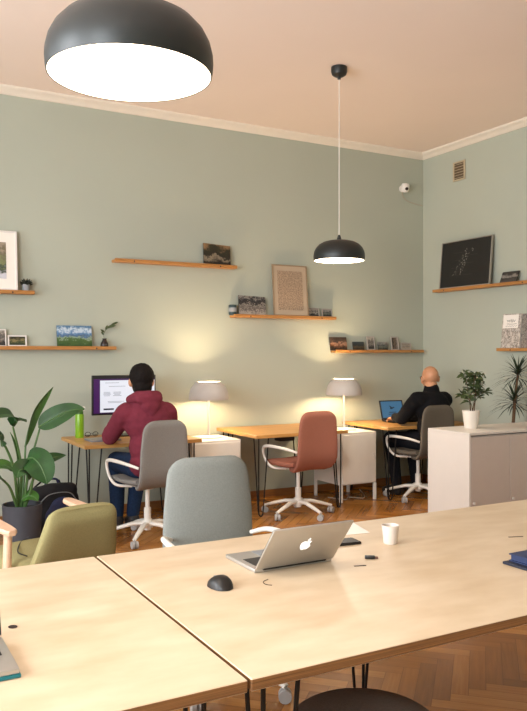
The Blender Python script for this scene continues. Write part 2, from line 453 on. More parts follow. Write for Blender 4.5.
def steel_cabinet(label, x0, x1, y0, y1, z0=.165, z1=.665):
    c = thing('storage_cabinet', label, 'cabinet', ((x0+x1)/2, (y0+y1)/2, 0), group='white steel cabinets under the lamps')
    hx, hy = (x1-x0)/2, (y1-y0)/2
    b = MB(); b.box((0, .008, (z0+z1)/2), (2*hx, 2*hy-.016, z1-z0), bev=.004)
    b.build('body', W['white_metal'], c)
    dr = MB().box((0, -hy+.006, (z0+z1)/2-.004), (2*hx-.03, .014, z1-z0-.03), bev=.003).build('door', W['white_metal'], c)
    MB().box((hx-.045, -hy-.004, (z0+z1)/2+.02), (.012, .012, .05), bev=.003).build('handle', W['white_metal'], dr)
    for sx in (1, -1):
        for sy in (1, -1):
            MB().box((sx*(hx-.014), sy*(hy-.014)+(.008 if sy < 0 else 0), z0/2), (.026, .026, z0), bev=.003).build('leg', W['white_metal'], c)
    return c
c1 = steel_cabinet('white steel cabinet between the hooded man and the empty desk', 2.65, 3.12, 6.03, 6.5)
c2 = steel_cabinet('white steel cabinet on legs right of the brick red chair', 4.17, 4.595, 6.0, 6.48)

# ------------------------------------------------------------------ lamps
def table_lamp(label, loc):
    l = thing('table_lamp', label, 'lamp', loc, group='white dome table lamps')
    MB().lathe([(.0, 0), (.118, 0), (.122, .004), (.12, .010), (.03, .016), (.012, .022), (.011, .03)], n=36, cap0=False).build('base', W['lamp_white'], l)
    MB().cyl((0, 0, .02), .011, .33, 16).build('stem', W['lamp_white'], l)
    prof = [(.180, .345), (.181, .352), (.180, .375), (.174, .41), (.160, .447), (.138, .478), (.112, .500), (.104, .505)]
    inner = [(r-.003, z) for r, z in prof[::-1]]
    b = MB(); b.lathe(prof, n=48); b.mi = 1; b.lathe([prof[-1]] + inner + [prof[0]], n=48)
    sh = b.build('lamp_shade', [W['lamp_outer'], W['lamp_white']], l, angle=50, recalc=False)
    b = MB()
    for k in range(3):
        a = 2*PI*k/3; b.tube([(0, 0, .36), (.172*math.cos(a), .172*math.sin(a), .385)], .0025, 6)
    b.build('shade_holder', W['lamp_white'], sh)
    MB().cyl((0, 0, .345), .018, .03, 16).build('socket', W['lamp_white'], l)
    MB().sphere((0, 0, .405), .022, (1, 1, 1.1)).build('bulb', W['bulb'], l)
    return l
lp1 = table_lamp('white dome table lamp just right of the man in burgundy', (2.93, 6.31, .665))
lp2 = table_lamp('white dome table lamp on the cabinet right of the red chair', (4.42, 6.31, .665))

def pendant(label, x, y, zr):
    p = thing('pendant_lamp', label, 'pendant lamp', (x, y, zr), group='black dome pendant lamps')
    h = .158
    prof = [(.196, 0), (.1985, .012), (.2, .03), (.199, .05), (.193, .075), (.18, .1), (.158, .124), (.125, .143), (.085, .154), (.04, .158), (.012, .159)]
    inner = [(r-.004, max(z-.004, 0)) for r, z in prof[::-1]]
    MB().lathe(prof + inner[:-1] + [(.1935, 0), prof[0]], n=64).build('lamp_shade', W['lamp_black'], p, angle=50)
    MB().lathe([(.0, .0045), (.1, .004), (.17, .002), (.1935, .0012)], n=64).build('diffuser', W['diffuser'], p)
    MB().lathe([(.012, .157), (.017, .158), (.017, .175), (.008, .2), (.0, .2)], n=20).build('cord_grip', W['lamp_black'], p)
    MB().cyl((0, 0, .195), .003, ZC-zr-.195-.05, 8).build('cord', W['white_plastic'], p)
    t = ZC-zr
    MB().lathe([(.0, t), (.062, t), (.063, t-.035), (.056, t-.058), (.036, t-.072), (.014, t-.076), (.012, t-.095), (0, t-.095)], n=32).build('ceiling_rose', W['lamp_black'], p)
    return p
P1 = (.612, 1.766, 2.105); P2 = (3.4, 4.92, 2.15)
pendant('large near black pendant lamp cut by the top of the photo', *P1)
pendant('far black pendant lamp hanging before the back wall on its long cord', *P2)

# ------------------------------------------------------------------ shelves
def ledge(label, a, c, z, wall='back', depth=.1):
    t = .023
    L = c-a
    if wall == 'back': loc = ((a+c)/2, YB-depth/2, z); rz = 0
    else: loc = (XR-depth/2, (a+c)/2, z); rz = -PI/2
    s = thing('picture_ledge', label, 'shelf', loc, rz, 'oak picture ledges on the walls')
    MB().box((0, 0, -t/2), (L, depth, t), bev=.003, seg=1).build('board', W['shelf'], s, smooth=False)
    MB().box((0, -depth/2+.006, .003), (L, .012, .009), bev=.002, seg=1).build('lip', W['shelf'], s, smooth=False)
    for x in (-L/2+.18, L/2-.18): MB().cyl((0, 0, 0), .007, .002, 12).build('screw_cap', W['frame_dark'], s, loc=(x, -depth/2, -t/2), rot=(PI/2, 0, 0))
    return s
ZS = dict(L1=1.947, L2=1.482, S1=2.264, S2=1.797, S3=1.456, R1=2.108, R2=1.471)
ledge('short upper oak ledge at the left edge with a white framed picture', .70, 1.436, ZS['L1'])
ledge('long oak ledge above the tall plant with the lake landscape photo', .60, 2.145, ZS['L2'])
ledge('highest oak ledge on the back wall, bare but for one photo', 2.13, 3.345, ZS['S1'])
ledge('middle oak ledge on the back wall with the tall text print', 3.31, 4.495, ZS['S2'])
ledge('low oak ledge reaching the corner with six small photos', 4.485, 5.665, ZS['S3'])
ledge('upper oak ledge on the right wall under the black poster', 4.95, 6.385, ZS['R1'], 'right')
ledge('lower oak ledge on the right wall behind the dark spiky plant', 4.70, 5.46, ZS['R2'], 'right')

def leaning(name, label, cat, w, h, x, zs, mats, wall='back', border=0.0, edge='frame_dark', thick=.012, group=None, passe=None, art=None, lean=None, tilt=0.0):
    """a print or frame leaning on the wall with its foot on a ledge; art(parent) may add to the picture"""
    lean = lean if lean is not None else min(.16, .045/h)
    foot = .012 + h*math.sin(lean) + thick*1.0
    if wall == 'back': loc = (x, YB-foot-.002, zs+.003+w/2*abs(math.sin(tilt))+thick*.5*math.sin(lean)); rz = 0
    else: loc = (XR-foot-.002, x, zs+.005+thick*.5*math.sin(lean)); rz = -PI/2
    r = thing(name, label, cat, loc, rz, group)
    r.rotation_euler = (-lean, tilt, rz)
    if border:
        b = MB()
        for cx, cz, sx, sz in ((0, border/2, w, border), (0, h-border/2, w, border), (-w/2+border/2, h/2, border, h-2*border), (w/2-border/2, h/2, border, h-2*border)):
            b.box((cx, 0, cz), (sx, thick, sz), bev=.001, seg=1)
        b.build('frame', W[edge] if isinstance(edge, str) else edge, r, smooth=False)
        MB().box((0, .003, h/2), (w-2*border, thick*.4, h-2*border)).build('backing', W[passe] if passe else mats, r, smooth=False)
        if passe:
            k = art if isinstance(art, (int, float)) else .16
            m = k*w
            MB().box((0, .0, h/2), (w-2*border-2*m, thick*.3, h-2*border-2*m*1.1)).build('picture', mats, r, smooth=False)
    else:
        MB().box((0, thick*.25, h/2), (w, thick*.5, h)).build('backing', W[edge], r, smooth=False)
        MB().box((0, -thick*.2, h/2), (w, thick*.3, h)).build('picture', mats, r, smooth=False)
    return r
PH = {}
PH['garden'] = picture_mat('garden picture', [(.1, '#C7C7CF'), (.3, '#3E4A3A'), (.5, '#7A7F57'), (.75, '#6C6450'), (.95, '#9A8C7A')], scale=5, distort=.6, fine=14)
PH['lake'] = picture_mat('lake landscape', [(.05, '#2D4A24'), (.3, '#44602E'), (.42, '#8CA08A'), (.5, '#3C5A7C'), (.68, '#5F86AE'), (.8, '#C4D2DC'), (.95, '#4F7698')], scale=4, distort=.34, fine=18, fineamt=.22)
PH['peak'] = picture_mat('mountain picture', [(.1, '#1C1712'), (.35, '#8E7F68'), (.42, '#231E15'), (.75, '#2A2A1A'), (.98, '#8A6A48')], scale=2.5, distort=.5, fine=12, fineamt=.2, seed=3)
PH['rock'] = picture_mat('rocky coast picture', [(.1, '#A69A8E'), (.35, '#4B423E'), (.5, '#9A9084'), (.62, '#25201F'), (.85, '#2B2A2E'), (.95, '#8A837A')], scale=4, distort=.4, fine=22, fineamt=.4, seed=6)
PH['text'] = picture_mat('dense text print', [(.0, '#B59C82'), (.45, '#B59C82'), (.56, '#86725F'), (1, '#7E6B59')], scale=20, distort=.5, fine=45, fineamt=.9, rough=.7, zw=0)
PH['dune'] = picture_mat('sunset room picture', [(.1, '#241A14'), (.35, '#7C4F32'), (.5, '#C09070'), (.62, '#5B4638'), (.9, '#3A2D26')], scale=4, distort=.35, seed=2, fine=10)
PH['dusk'] = picture_mat('dusk meadow picture', [(.1, '#16130F'), (.4, '#5A4A36'), (.55, '#2B2F2C'), (.9, '#3C4344')], scale=4, distort=.3, seed=9)
PH['street'] = picture_mat('street picture', [(.2, '#2B2725'), (.45, '#8C857C'), (.6, '#45403C'), (.9, '#A79E92')], scale=5, distort=.5, seed=12)
PH['hill'] = picture_mat('hill picture', [(.15, '#1E1D1A'), (.45, '#6C7064'), (.6, '#23262A'), (.85, '#8D8A84')], scale=4, distort=.5, seed=15)
PH['tower'] = picture_mat('tower picture', [(.2, '#2A211D'), (.5, '#7A6657'), (.62, '#332824'), (.9, '#9A8A7C')], scale=5, distort=.5, seed=18, horiz=True)
PH['pale'] = picture_mat('pale sketch picture', [(.2, '#A49786'), (.5, '#6A5F56'), (.6, '#A89C8C'), (.9, '#8C8274')], scale=6, distort=.5, seed=21)
PH['portrait'] = picture_mat('snow scene picture', [(.25, '#1B1A1C'), (.45, '#B0A79A'), (.55, '#39332F'), (.8, '#8E867C')], scale=5, distort=.6, seed=24)
PH['forest'] = picture_mat('forest picture', [(.2, '#26301E'), (.45, '#4A4F2E'), (.6, '#8C7F55'), (.85, '#2E2E22')], scale=6, distort=.6, seed=27)
PH['ink'] = picture_mat('ink drawing', [(.2, '#C9C0B4'), (.47, '#C2B8AC'), (.56, '#5B524C'), (.75, '#BEB4A8')], scale=7, distort=1.0, seed=30, fine=26, fineamt=.6, rough=.8, zw=0)
PH['ink2'] = picture_mat('dark ink drawing', [(.2, '#4E4742'), (.47, '#A89E94'), (.56, '#3E3834'), (.75, '#8E857C')], scale=8, distort=1.0, seed=34, fine=26, fineamt=.6, rough=.8, zw=0)
PH['bird'] = picture_mat('snowy roof picture', [(.2, '#4A4440'), (.4, '#181716'), (.55, '#9C958C'), (.7, '#35322F'), (.95, '#2A2827')], scale=4, distort=.35, seed=38)

G = 'photos and prints standing on the ledges'
leaning('framed_picture', 'large white framed garden picture cut by the left edge of the photo', 'picture', .50, .50, 1.05, ZS['L1'], PH['garden'], border=.014, edge='frame_white', passe='paper', art=.15, thick=.018)
leaning('photo_print', 'small greyish photo at the left edge beside the little white-framed photo', 'photo', .13, .145, 1.15, ZS['L2'], PH['street'], border=.008, edge='frame_white', group=G)
leaning('framed_photo', 'tiny white-framed dark green photo on the left ledge', 'photo', .155, .096, 1.305, ZS['L2'], PH['forest'], border=.012, edge='frame_white', group=G)
leaning('photo_print', 'blue and green lake landscape photo on the left ledge', 'photo', .305, .185, 1.785, ZS['L2'], PH['lake'], group=G)
leaning('photo_print', 'dark mountain photo standing on the highest ledge', 'photo', .285, .195, 3.15, ZS['S1'], PH['peak'], group=G, tilt=.05)
leaning('photo_print', 'dark rocky coast photo left of the tall text print', 'photo', .30, .185, 3.535, ZS['S2'], PH['rock'], group=G, tilt=.03)
leaning('framed_print', 'tall beige print of dense text in a pale frame', 'print', .405, .515, 3.965, ZS['S2'], PH['text'], border=.011, edge='frame_wood', passe='beige_paper', art=.11, thick=.016)
leaning('photo_print', 'small black and white photo next to the tall text print', 'photo', .135, .095, 4.255, ZS['S2'], PH['portrait'], border=.008, edge='border_paper', group=G)
leaning('photo_print', 'small grey photo at the right end of the middle ledge', 'photo', .125, .088, 4.42, ZS['S2'], PH['hill'], border=.008, edge='border_paper', group=G)
for lab, w, h, x, m, bd, e in (('brownish sunset photo, leftmost and largest on the low corner ledge', .21, .137, 4.56, 'dune', 0, 'frame_dark'),
        ('dark dusk photo, second from the left on the low corner ledge', .145, .09, 4.82, 'dusk', 0, 'frame_dark'),
        ('upright white-bordered photo, third from the left on the low corner ledge', .105, .15, 4.98, 'street', .012, 'border_paper'),
        ('small dark hill photo between the two upright photos on the corner ledge', .135, .09, 5.14, 'hill', 0, 'border_paper'),
        ('upright brown photo, second from the right on the low corner ledge', .105, .15, 5.305, 'tower', .012, 'border_paper'),
        ('pale photo, rightmost on the low corner ledge', .14, .085, 5.465, 'pale', .012, 'border_paper')):
    leaning('photo_print', lab, 'photo', w, h, x, ZS['S3'], PH[m], border=bd, edge=e, group=G)

# right wall
bd = leaning('poster_frame', 'large black poster with a dotted constellation in a silver frame', 'poster', .73, .50, 5.925, ZS['R1'], W['board'], 'right', border=.010, edge='frame_silver', thick=.022, lean=.09)
b = MB(); rr = random.Random(4)
pts = [(.02, .40), (.035, .37), (.03, .34), (.045, .31), (.01, .30), (.015, .275), (-.005, .26), (.02, .25), (-.03, .205), (-.028, .18), (-.035, .16)]
for i, (x, z) in enumerate(pts): b.box((x-.03, -.002, z-.02), (.007, .002, .008))
for i in range(46):
    z = .14+.27*i/46 + rr.uniform(-.008, .008); x = -.11+.2*((z-.14)/.3)+rr.uniform(-.075, .06)
    b.box((x, -.002, z), (.004, .002, .005))
b.build('printed_stars', W['chalk'], bd, smooth=False)
b = MB()
for i in range(7): b.box((rr.uniform(-.12, .05), -.0018, .13+i*.04), (rr.uniform(.18, .32), .0015, .004))
b.build('printed_lines', W['board_text'], bd, smooth=False)
leaning('photo_print', 'small dark photo with a white shape right of the black poster', 'photo', .21, .115, 5.335, ZS['R1'], PH['bird'], 'right', group=G, lean=.4)
bk = leaning('drawing_book', 'pale sheet with black ink drawing on the lower right-wall ledge', 'drawing', .235, .335, 5.318, ZS['R2'], PH['ink'], 'right', edge='paper', lean=.1)
MB().box((-.01, -.006, .26), (.19, .002, .13)).build('title_paper', W['paper'], bk, smooth=False)
b = MB()
def scr(x0, z0, w, n, amp, sd):
    r_ = random.Random(sd); return [(x0+w*i/n, -.0075, z0+amp*(math.sin(i*1.9+sd)+r_.uniform(-.4, .4))) for i in range(n+1)]
b.tube(scr(-.06, .265, .11, 14, .014, 1), .0022, 5); b.tube(scr(-.055, .235, .12, 3, .002, 2), .002, 5); b.tube(scr(-.07, .215, .14, 16, .005, 3), .0014, 5)
b.build('handwriting', W['ink'], bk)
leaning('drawing_book', 'darker ink drawing cut by the right edge of the photo', 'drawing', .22, .33, 5.08, ZS['R2'], PH['ink2'], 'right', edge='paper', lean=.1)

# small shelf things
p = thing('potted_succulent', 'tiny dark succulent in a grey pot on the upper left ledge', 'plant', (1.373, YB-.055, ZS['L1']))
MB().lathe([(0, .0005), (.026, .0005), (.031, .05), (.031, .062), (.027, .062), (.026, .052), (0, .052)], n=20).build('pot', W['stone'], p)
b = MB()
for k in range(26):
    a = k*2.4; e = .25+1.0*(k/26); l = .062
    d = V(math.cos(a)*math.cos(e), math.sin(a)*math.cos(e), math.sin(e))
    b.tube([V(0, 0, .052)+d*.006, V(0, 0, .052)+d*l*.6, V(0, 0, .054)+d*l], [.006, .009, .001], 6)
b.build('foliage', W['leafdark'], p)
v = thing('bud_vase', 'dark glass vase with a leafy sprig at the end of the left ledge', 'vase', (2.05, YB-.05, ZS['L2']))
MB().lathe([(0, .0005), (.032, .0005), (.036, .012), (.033, .035), (.022, .055), (.017, .07), (.02, .078), (.016, .078), (.013, .07), (0, .066)], n=20).build('vase_body', W['dark_glass'], v)
def leaf_blade(b, pts, wid, nrm, fold=.25, n=3):
    """curved blade: pts = midrib, wid = half widths, nrm = rough face normal"""
    pts = [Vector(p) for p in pts]; nrm = Vector(nrm); rows = []
    for i, p in enumerate(pts):
        t = (pts[min(i+1, len(pts)-1)]-pts[max(i-1, 0)]).normalized(); s = t.cross(nrm).normalized(); u = s.cross(t)
        rows.append([p + s*wid[i]*(k/n) + u*fold*abs(k/n)**1.0*wid[i] for k in range(-n, n+1)])
    vs = [[b.bm.verts.new(q) for q in r_] for r_ in rows]
    for r0, r1 in zip(vs, vs[1:]):
        for i in range(2*n):
            f = b.bm.faces.new((r0[i], r0[i+1], r1[i+1], r1[i])); f.material_index = b.mi
b = MB()
b.tube([(0, 0, .068), (-.006, 0, .11), (.01, 0, .15), (.05, 0, .19)], .002, 6, smooth=4)
for p0, d, l in (((-.006, 0, .11), (-.6, -.2, .5), .04), ((0, 0, .13), (-.7, .2, .6), .045), ((.01, 0, .15), (.2, -.3, .8), .05), ((.02, 0, .165), (.8, .1, .5), .06), ((.03, 0, .175), (.9, -.2, .25), .075), ((.05, 0, .19), (.9, 0, .45), .085), ((.04, 0, .185), (.7, .3, .1), .06)):
    d = V(d).normalized(); q = V(p0)
    leaf_blade(b, [q, q+d*l*.35, q+d*l*.7, q+d*l], [.001, .011, .010, .001], (0, -1, .5))
b.build('sprig', W['olive_leaf'], v)
cn = thing('tin_pot', 'small blue green tin at the left end of the middle ledge', 'tin', (3.315, YB-.055, ZS['S2']))
MB().lathe([(0, .0005), (.036, .0005), (.039, .01), (.039, .09), (.036, .098), (.032, .098), (.031, .085), (0, .085)], n=24).build('tin_body', W['blue_can'], cn)
MB().lathe([(.0395, .03), (.0402, .031), (.0402, .07), (.0395, .071)], n=24).build('tin_label', W['stone'], cn)

# vent and camera
vt = thing('air_vent', 'beige ventilation grille high on the right wall', 'vent', (XR, 6.07, 3.355), -PI/2); vt.scale = (.95, 1, .84)
b = MB()
for cx, cz, sx, sz in ((0, .112, .19, .02), (0, -.112, .19, .02), (-.085, 0, .02, .205), (.085, 0, .02, .205)): b.box((cx, -.008, cz), (sx, .014, sz), bev=.002, seg=1)
b.build('vent_frame', W['vent'], vt, smooth=False)
MB().box((0, -.003, 0), (.15, .004, .204)).build('vent_back', W['vent_dark'], vt, smooth=False)
for k in range(6): MB().box((0, -.008, -.085+k*.034), (.15, .016, .004), rot=(.6, 0, 0)).build('slat', W['vent'], vt, smooth=False)
cm = thing('security_camera', 'small white security camera on the back wall near the corner', 'camera', (5.43, YB, 3.24))
MB().cyl((0, 0, 0), .036, .018, 24).build('wall_mount', W['white_plastic'], cm, rot=(PI/2, 0, 0))
hd = MB().lathe([(0, -.05), (.03, -.045), (.042, -.03), (.046, 0), (.044, .03), (.034, .048), (0, .052)], n=24).build('camera_head', W['white_plastic'], cm, loc=(0, -.06, .0), rot=(.25, 0, -.2))
MB().sphere((0, -.034, -.005), .022, (1, .8, 1)).build('lens', W['lens'], hd)
MB().tube([(.0, -.012, -.03), (.02, -.008, -.09), (.09, -.006, -.13), (.2, -.006, -.15), (.297, -.006, -.16)], .003, 6, smooth=6).build('cable', W['cable_white'], cm)
# ------------------------------------------------------------------ office chairs
def pad(b, st, n=28, curve=0.0):
    """upholstered cushion lofted along stations (y, z, ny, nz, half width, half thickness)"""
    rings = []
    for y, z, ny, nz, hw, ht in st:
        r = []
        for k in range(n):
            a = 2*PI*k/n; c, s = math.cos(a), math.sin(a)
            x = hw*math.copysign(abs(c)**.55, c); t = ht*math.copysign(abs(s)**.7, s)
            q = t + curve*(x/.22)**2
            r.append(V(x, y+ny*q, z+nz*q))
        rings.append(r)
    b.rings(rings)
def stations(path, widths, ht, round_end, rad, steps=5):
    """resample a side profile; the last part is rounded off like a corner of radius rad"""
    P = catmull([V(0, y, z) for y, z in path], 6)
    ws = []
    m = len(path)-1
    for i in range(len(P)):
        t = i/6; k = min(int(t), m-1); ws.append(widths[k]+(widths[k+1]-widths[k])*(t-k))
    total = [0]
    for a, c in zip(P, P[1:]): total.append(total[-1]+(c-a).length)
    LN = total[-1]
    ds = [LN*i/14 for i in range(13)]
    ds = [d for d in ds if d < LN-rad] + [LN-rad*(1-math.sin(PI/2*k/steps)) for k in range(steps+1)]
    out = []
    for d in ds:
        i = 0
        while i < len(total)-2 and total[i+1] < d: i += 1
        t = (d-total[i])/max(1e-6, total[i+1]-total[i]); t = min(max(t, 0), 1)
        p = P[i].lerp(P[i+1], t); g = (P[i+1]-P[i]).normalized(); hw = ws[i]+(ws[i+1]-ws[i])*t
        rem = LN-d; h = ht
        if rem < rad: hw = hw-rad+math.sqrt(max(rad*rad-(rad-rem)**2, 0)); h = ht*max(.35, min(1, (rem/(ht*1.2))**.5)) if rem < ht*1.2 else ht
        out.append((p.y, p.z, -g.z, g.y, hw, h))
    return out

def office_chair(label, loc, rz, fab, frame='white_metal', hb=.93, star=.35, bw=1.0):
    c = thing('office_chair', label, 'office chair', loc, rz, 'upholstered swivel chairs with white star bases')
    b = MB(); k = (hb-.48)/.465
    pad(b, stations([(-.06, .436), (-.145, .438), (-.205, .468), (-.238, .54), (-.244, .48+.22*k), (-.252, .48+.36*k), (-.262, hb)],
                    [q*bw for q in (.15, .195, .216, .224, .218, .204, .186)], .026, True, .075), curve=.028)
    b.build('backrest', W[fab], c)
    b = MB()
    pad(b, stations([(-.17, .462), (-.08, .452), (.04, .452), (.16, .458), (.245, .44)], [.19, .215, .226, .224, .214], .03, True, .08), curve=.015)
    b.build('seat', W[fab], c)
    b = MB(); b.box((0, .0, .415), (.2, .22, .022), bev=.006); b.cyl((0, 0, .385), .045, .03, 20); b.tube([(.06, .04, .412), (.2, .06, .405), (.235, .065, .405)], .006, 8)
    b.build('seat_mechanism', W['white_metal'], c)
    for s in (-1, 1):
        b = MB()
        b.tube([(s*.196, -.228, .585), (s*.25, -.16, .61), (s*.268, -.02, .62), (s*.27, .10, .618), (s*.266, .156, .598), (s*.26, .162, .54), (s*.252, .12, .47), (s*.225, .06, .428), (s*.12, .02, .415)],
               [.010, .012, .014, .014, .012, .011, .011, .011, .010], 10, smooth=6)
        b.build('armrest', W['white_metal'], c)
    b = MB(); b.cyl((0, 0, .21), .017, .18, 20); b.cyl((0, 0, .07), .027, .17, 20)
    b.build('gas_column', W['white_metal'], c)
    b = MB(); b.lathe([(.0, .15), (.036, .15), (.044, .135), (.044, .09), (.03, .085), (0, .085)], n=24)
    for i in range(5):
        a = 2*PI*i/5 + star; d = V(math.cos(a), math.sin(a), 0)
        b.tube([d*.02+V(0, 0, .122), d*.12+V(0, 0, .118), d*.24+V(0, 0, .088), d*.318+V(0, 0, .066)], [.024, .023, .019, .015], 10, flat=.72)
    sb = b.build('star_base', W['white_metal'], c)
    for i in range(5):
        a = 2*PI*i/5 + star; d = V(math.cos(a), math.sin(a), 0); q = d*.312
        b = MB(); sd = V(-math.sin(a+.7), math.cos(a+.7), 0)
        b.tube([q+V(0, 0, .07), q+V(0, 0, .03)], .008, 8)
        for s in (-1, 1):
            p = q+sd*s*.014; b.tube([p-sd*.009+V(0, 0, .0275), p+sd*.009+V(0, 0, .0275)], .027, 16)
        b.build('caster', W['caster_grey'], sb)
    return c
ch1 = office_chair('grey swivel chair the man in the burgundy hoodie sits on', (2.08, 5.60, 0), .14, 'grey_fabric', star=.145, bw=.92)
ch2 = office_chair('empty brick red swivel chair at the middle desk', (3.555, 5.78, 0), .13, 'red_fabric', star=.918)
ch3 = office_chair('dark grey swivel chair under the bald man by the sideboard', (4.99, 5.86, 0), .06, 'dark_fabric', star=1.02)
ch4 = office_chair('grey blue swivel chair facing the far side of the long table', (1.49, 3.0, 0), PI-.10, 'blue_fabric', hb=.95, star=.785)

# ------------------------------------------------------------------ olive armchair
ac = thing('armchair', 'olive upholstered armchair with pale wooden arms at lower left', 'armchair', (.945, 3.92, 0), R(13))
b = MB(); pad(b, stations([(-.16, .36), (-.22, .46), (-.27, .58), (-.315, .705)], [.235, .222, .198, .172], .045, True, .04), curve=.02)
b.build('backrest', W['olive_fabric'], ac)
b = MB(); pad(b, stations([(-.2, .385), (-.05, .385), (.15, .395), (.29, .40)], [.24, .25, .255, .25], .055, True, .05), curve=.0)
b.build('seat', W['olive_fabric'], ac)
for s in (-1, 1):
    b = MB(); rows = []
    for y, hw, z in ((-.11, .016, .578), (-.095, .03, .58), (-.02, .038, .584), (.1, .038, .592), (.25, .034, .60), (.33, .028, .604), (.345, .014, .605)):
        rows.append([V(s*.258+dx*hw, y, z+dz*.013) for dx, dz in ((-1, -.4), (-.85, -1), (.85, -1), (1, -.4), (1, .4), (.85, 1), (-.85, 1), (-1, .4))])
    b.rings(rows); b.build('armrest', W['beech'], ac)
    for y0, y1, z in ((-.06, -.17, .582), (.24, .28, .60)):
        MB().tube([(s*.258, y0, z-.006), (s*.285, (y0*.6+y1*.4), .3), (s*.28, y1, .001)], [.02, .022, .015], 12).build('leg', W['beech'], ac)
    MB().box((s*.258, .03, .325), (.028, .5, .05), bev=.006).build('side_rail', W['beech'], ac)
cb = MB().tube([(0.874, 4.102, 0.47), (0.836, 4.118, 0.45), (0.789, 3.981, 0.45), (0.773, 3.879, 0.45), (0.796, 3.803, 0.45)], .0035, 6, smooth=6).build('cable', W['cable'])
tag(cb, 'thin black cable looped on the olive armchair seat', 'cable')

# ------------------------------------------------------------------ stool
st = thing('stool', 'round charcoal stool tucked under the front edge of the table', 'stool', (1.21, 1.635, 0))
MB().lathe([(0, .42), (.17, .42), (.192, .427), (.2, .445), (.196, .465), (.18, .476), (.12, .481), (0, .482)], n=48).build('seat', W['stool_fabric'], st)
for k in range(4):
    a = PI/4+k*PI/2; MB().tube([(.11*math.cos(a), .11*math.sin(a), .425), (.17*math.cos(a), .17*math.sin(a), .001)], [.013, .010], 10).build('leg', W['black_metal'], st)

# ------------------------------------------------------------------ sideboard and plants at right
sx0, sx1, sy0, sy1, sz = 4.20, 5.70, 4.34, 4.81, .82
sd = thing('sideboard', 'long white sideboard with doors standing against the right wall', 'sideboard', ((sx0+sx1)/2, (sy0+sy1)/2, 0))
hx, hy = (sx1-sx0)/2, (sy1-sy0)/2
MB().box((0, .012, (sz-.02)/2+.01), (2*hx-.04, 2*hy-.03, sz-.06), bev=.002, seg=1).build('body', W['sideboard'], sd, smooth=False)
MB().box((0, 0, sz-.01), (2*hx, 2*hy, .02), bev=.002, seg=1).build('top_panel', W['sideboard'], sd, smooth=False)
for s in (-1, 1): MB().box((s*(hx-.009), -.0, (sz-.02)/2), (.018, 2*hy, sz-.02), bev=.001, seg=1).build('side_panel', W['sideboard'], sd, smooth=False)
dw = (2*hx-.04)/3.5
x = -hx+.02
for i in range(4):
    w_ = dw if i < 3 else dw/2
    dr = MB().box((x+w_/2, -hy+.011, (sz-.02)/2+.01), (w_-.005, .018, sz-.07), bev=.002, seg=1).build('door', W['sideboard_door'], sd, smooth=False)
    MB().cyl((0, 0, 0), .011, .014, 16).build('knob', W['sideboard'], dr, loc=(x+.03, -hy+.002, .28), rot=(PI/2, 0, 0))
    x += w_
MB().box((0, .03, .02), (2*hx-.05, 2*hy-.08, .04)).build('plinth', W['grey_plastic'], sd, smooth=False)

pp = thing('potted_shrub', 'small leafy shrub in a white pot on the sideboard', 'plant', (4.49, 4.62, sz))
MB().lathe([(0, .0005), (.05, .0005), (.054, .006), (.07, .135), (.073, .146), (.066, .146), (.063, .125), (0, .125)], n=36).build('pot', W['pot_white'], pp)
MB().lathe([(0, .127), (.0635, .126)], n=24).build('soil', W['soil'], pp)
rr = random.Random(11); tips = []
b = MB(); bl = MB()
stems = [([(-.01, 0, .12), (-.012, 0, .22), (-.03, .01, .33), (-.06, 0, .42), (-.085, -.01, .455)], .004),
         ([(.005, .01, .12), (.0, .01, .25), (.03, .0, .36), (.02, -.02, .44)], .005),
         ([(.02, -.01, .12), (.05, 0, .24), (.10, .01, .33), (.13, 0, .43)], .004),
         ([(.01, .01, .12), (.07, .02, .22), (.14, .03, .28), (.185, .02, .29)], .003),
         ([(.0, -.02, .12), (-.02, -.02, .2), (-.09, -.03, .27), (-.13, -.03, .28)], .003),
         ([(.012, .0, .12), (.05, .0, .3), (.075, .02, .40), (.075, .02, .45)], .004)]
for P, r in stems:
    C = catmull(P, 8); b.tube(C, [r*(1-.7*i/len(C)) for i in range(len(C))], 6)
    for i in range(9, len(C)):
        for q in range(2):
            a = rr.uniform(0, 2*PI); e = rr.uniform(-.45, .75); d = V(math.cos(a)*math.cos(e), math.sin(a)*math.cos(e), math.sin(e)); l = rr.uniform(.05, .075); p0 = C[i]+d*.008
            nn = V(rr.uniform(-.6, .6), rr.uniform(-1, .2), rr.uniform(.2, 1))
            leaf_blade(bl, [p0, p0+d*l*.3, p0+d*l*.65, p0+d*l+V(0, 0, -.006)], [.001, .0115, .0105, .0008], nn, n=1)
b.build('stem', W['bark'], pp); bl.build('foliage', W['olive_leaf'], pp)

dc = thing('dracaena', 'dark spiky-leaved plant cut by the right edge behind the sideboard', 'plant', (5.43, 5.10, 0))
MB().lathe([(0, .001), (.11, .001), (.14, .25), (.145, .26), (.13, .26), (.125, .23), (0, .23)], n=32).build('pot', W['pot_grey'], dc)
MB().lathe([(0, .235), (.127, .232)], n=24).build('soil', W['soil'], dc)
for h0, x0, y0, n in ((1.24, .08, -.03, 54), (.99, .055, -.01, 54)):
    MB().tube([(x0*.3, 0, .22), (x0*.5, y0*.5, h0*.6), (x0, y0, h0)], [.014, .012, .009], 10, smooth=5).build('stem', W['bark'], dc)
    b = MB()
    for k in range(n):
        a = k*2.39996; e = -.25+1.5*(k/n)**1.1; l = .27*(1-.25*(k/n))
        d = V(math.cos(a)*math.cos(e), math.sin(a)*math.cos(e), math.sin(e)); p0 = V(x0, y0, h0-.05+.07*k/n); g = V(0, 0, -.07*math.cos(e))
        if p0.x+d.x*l > .3: d.x *= .3
        leaf_blade(b, [p0, p0+d*l*.3, p0+d*l*.65+g*.3, p0+d*l+g], [.004, .008, .006, .0008], (0, 0, 1) if abs(d.z) < .9 else (1, 0, 0), n=1)
    b.build('foliage', W['draca_leaf'], dc)

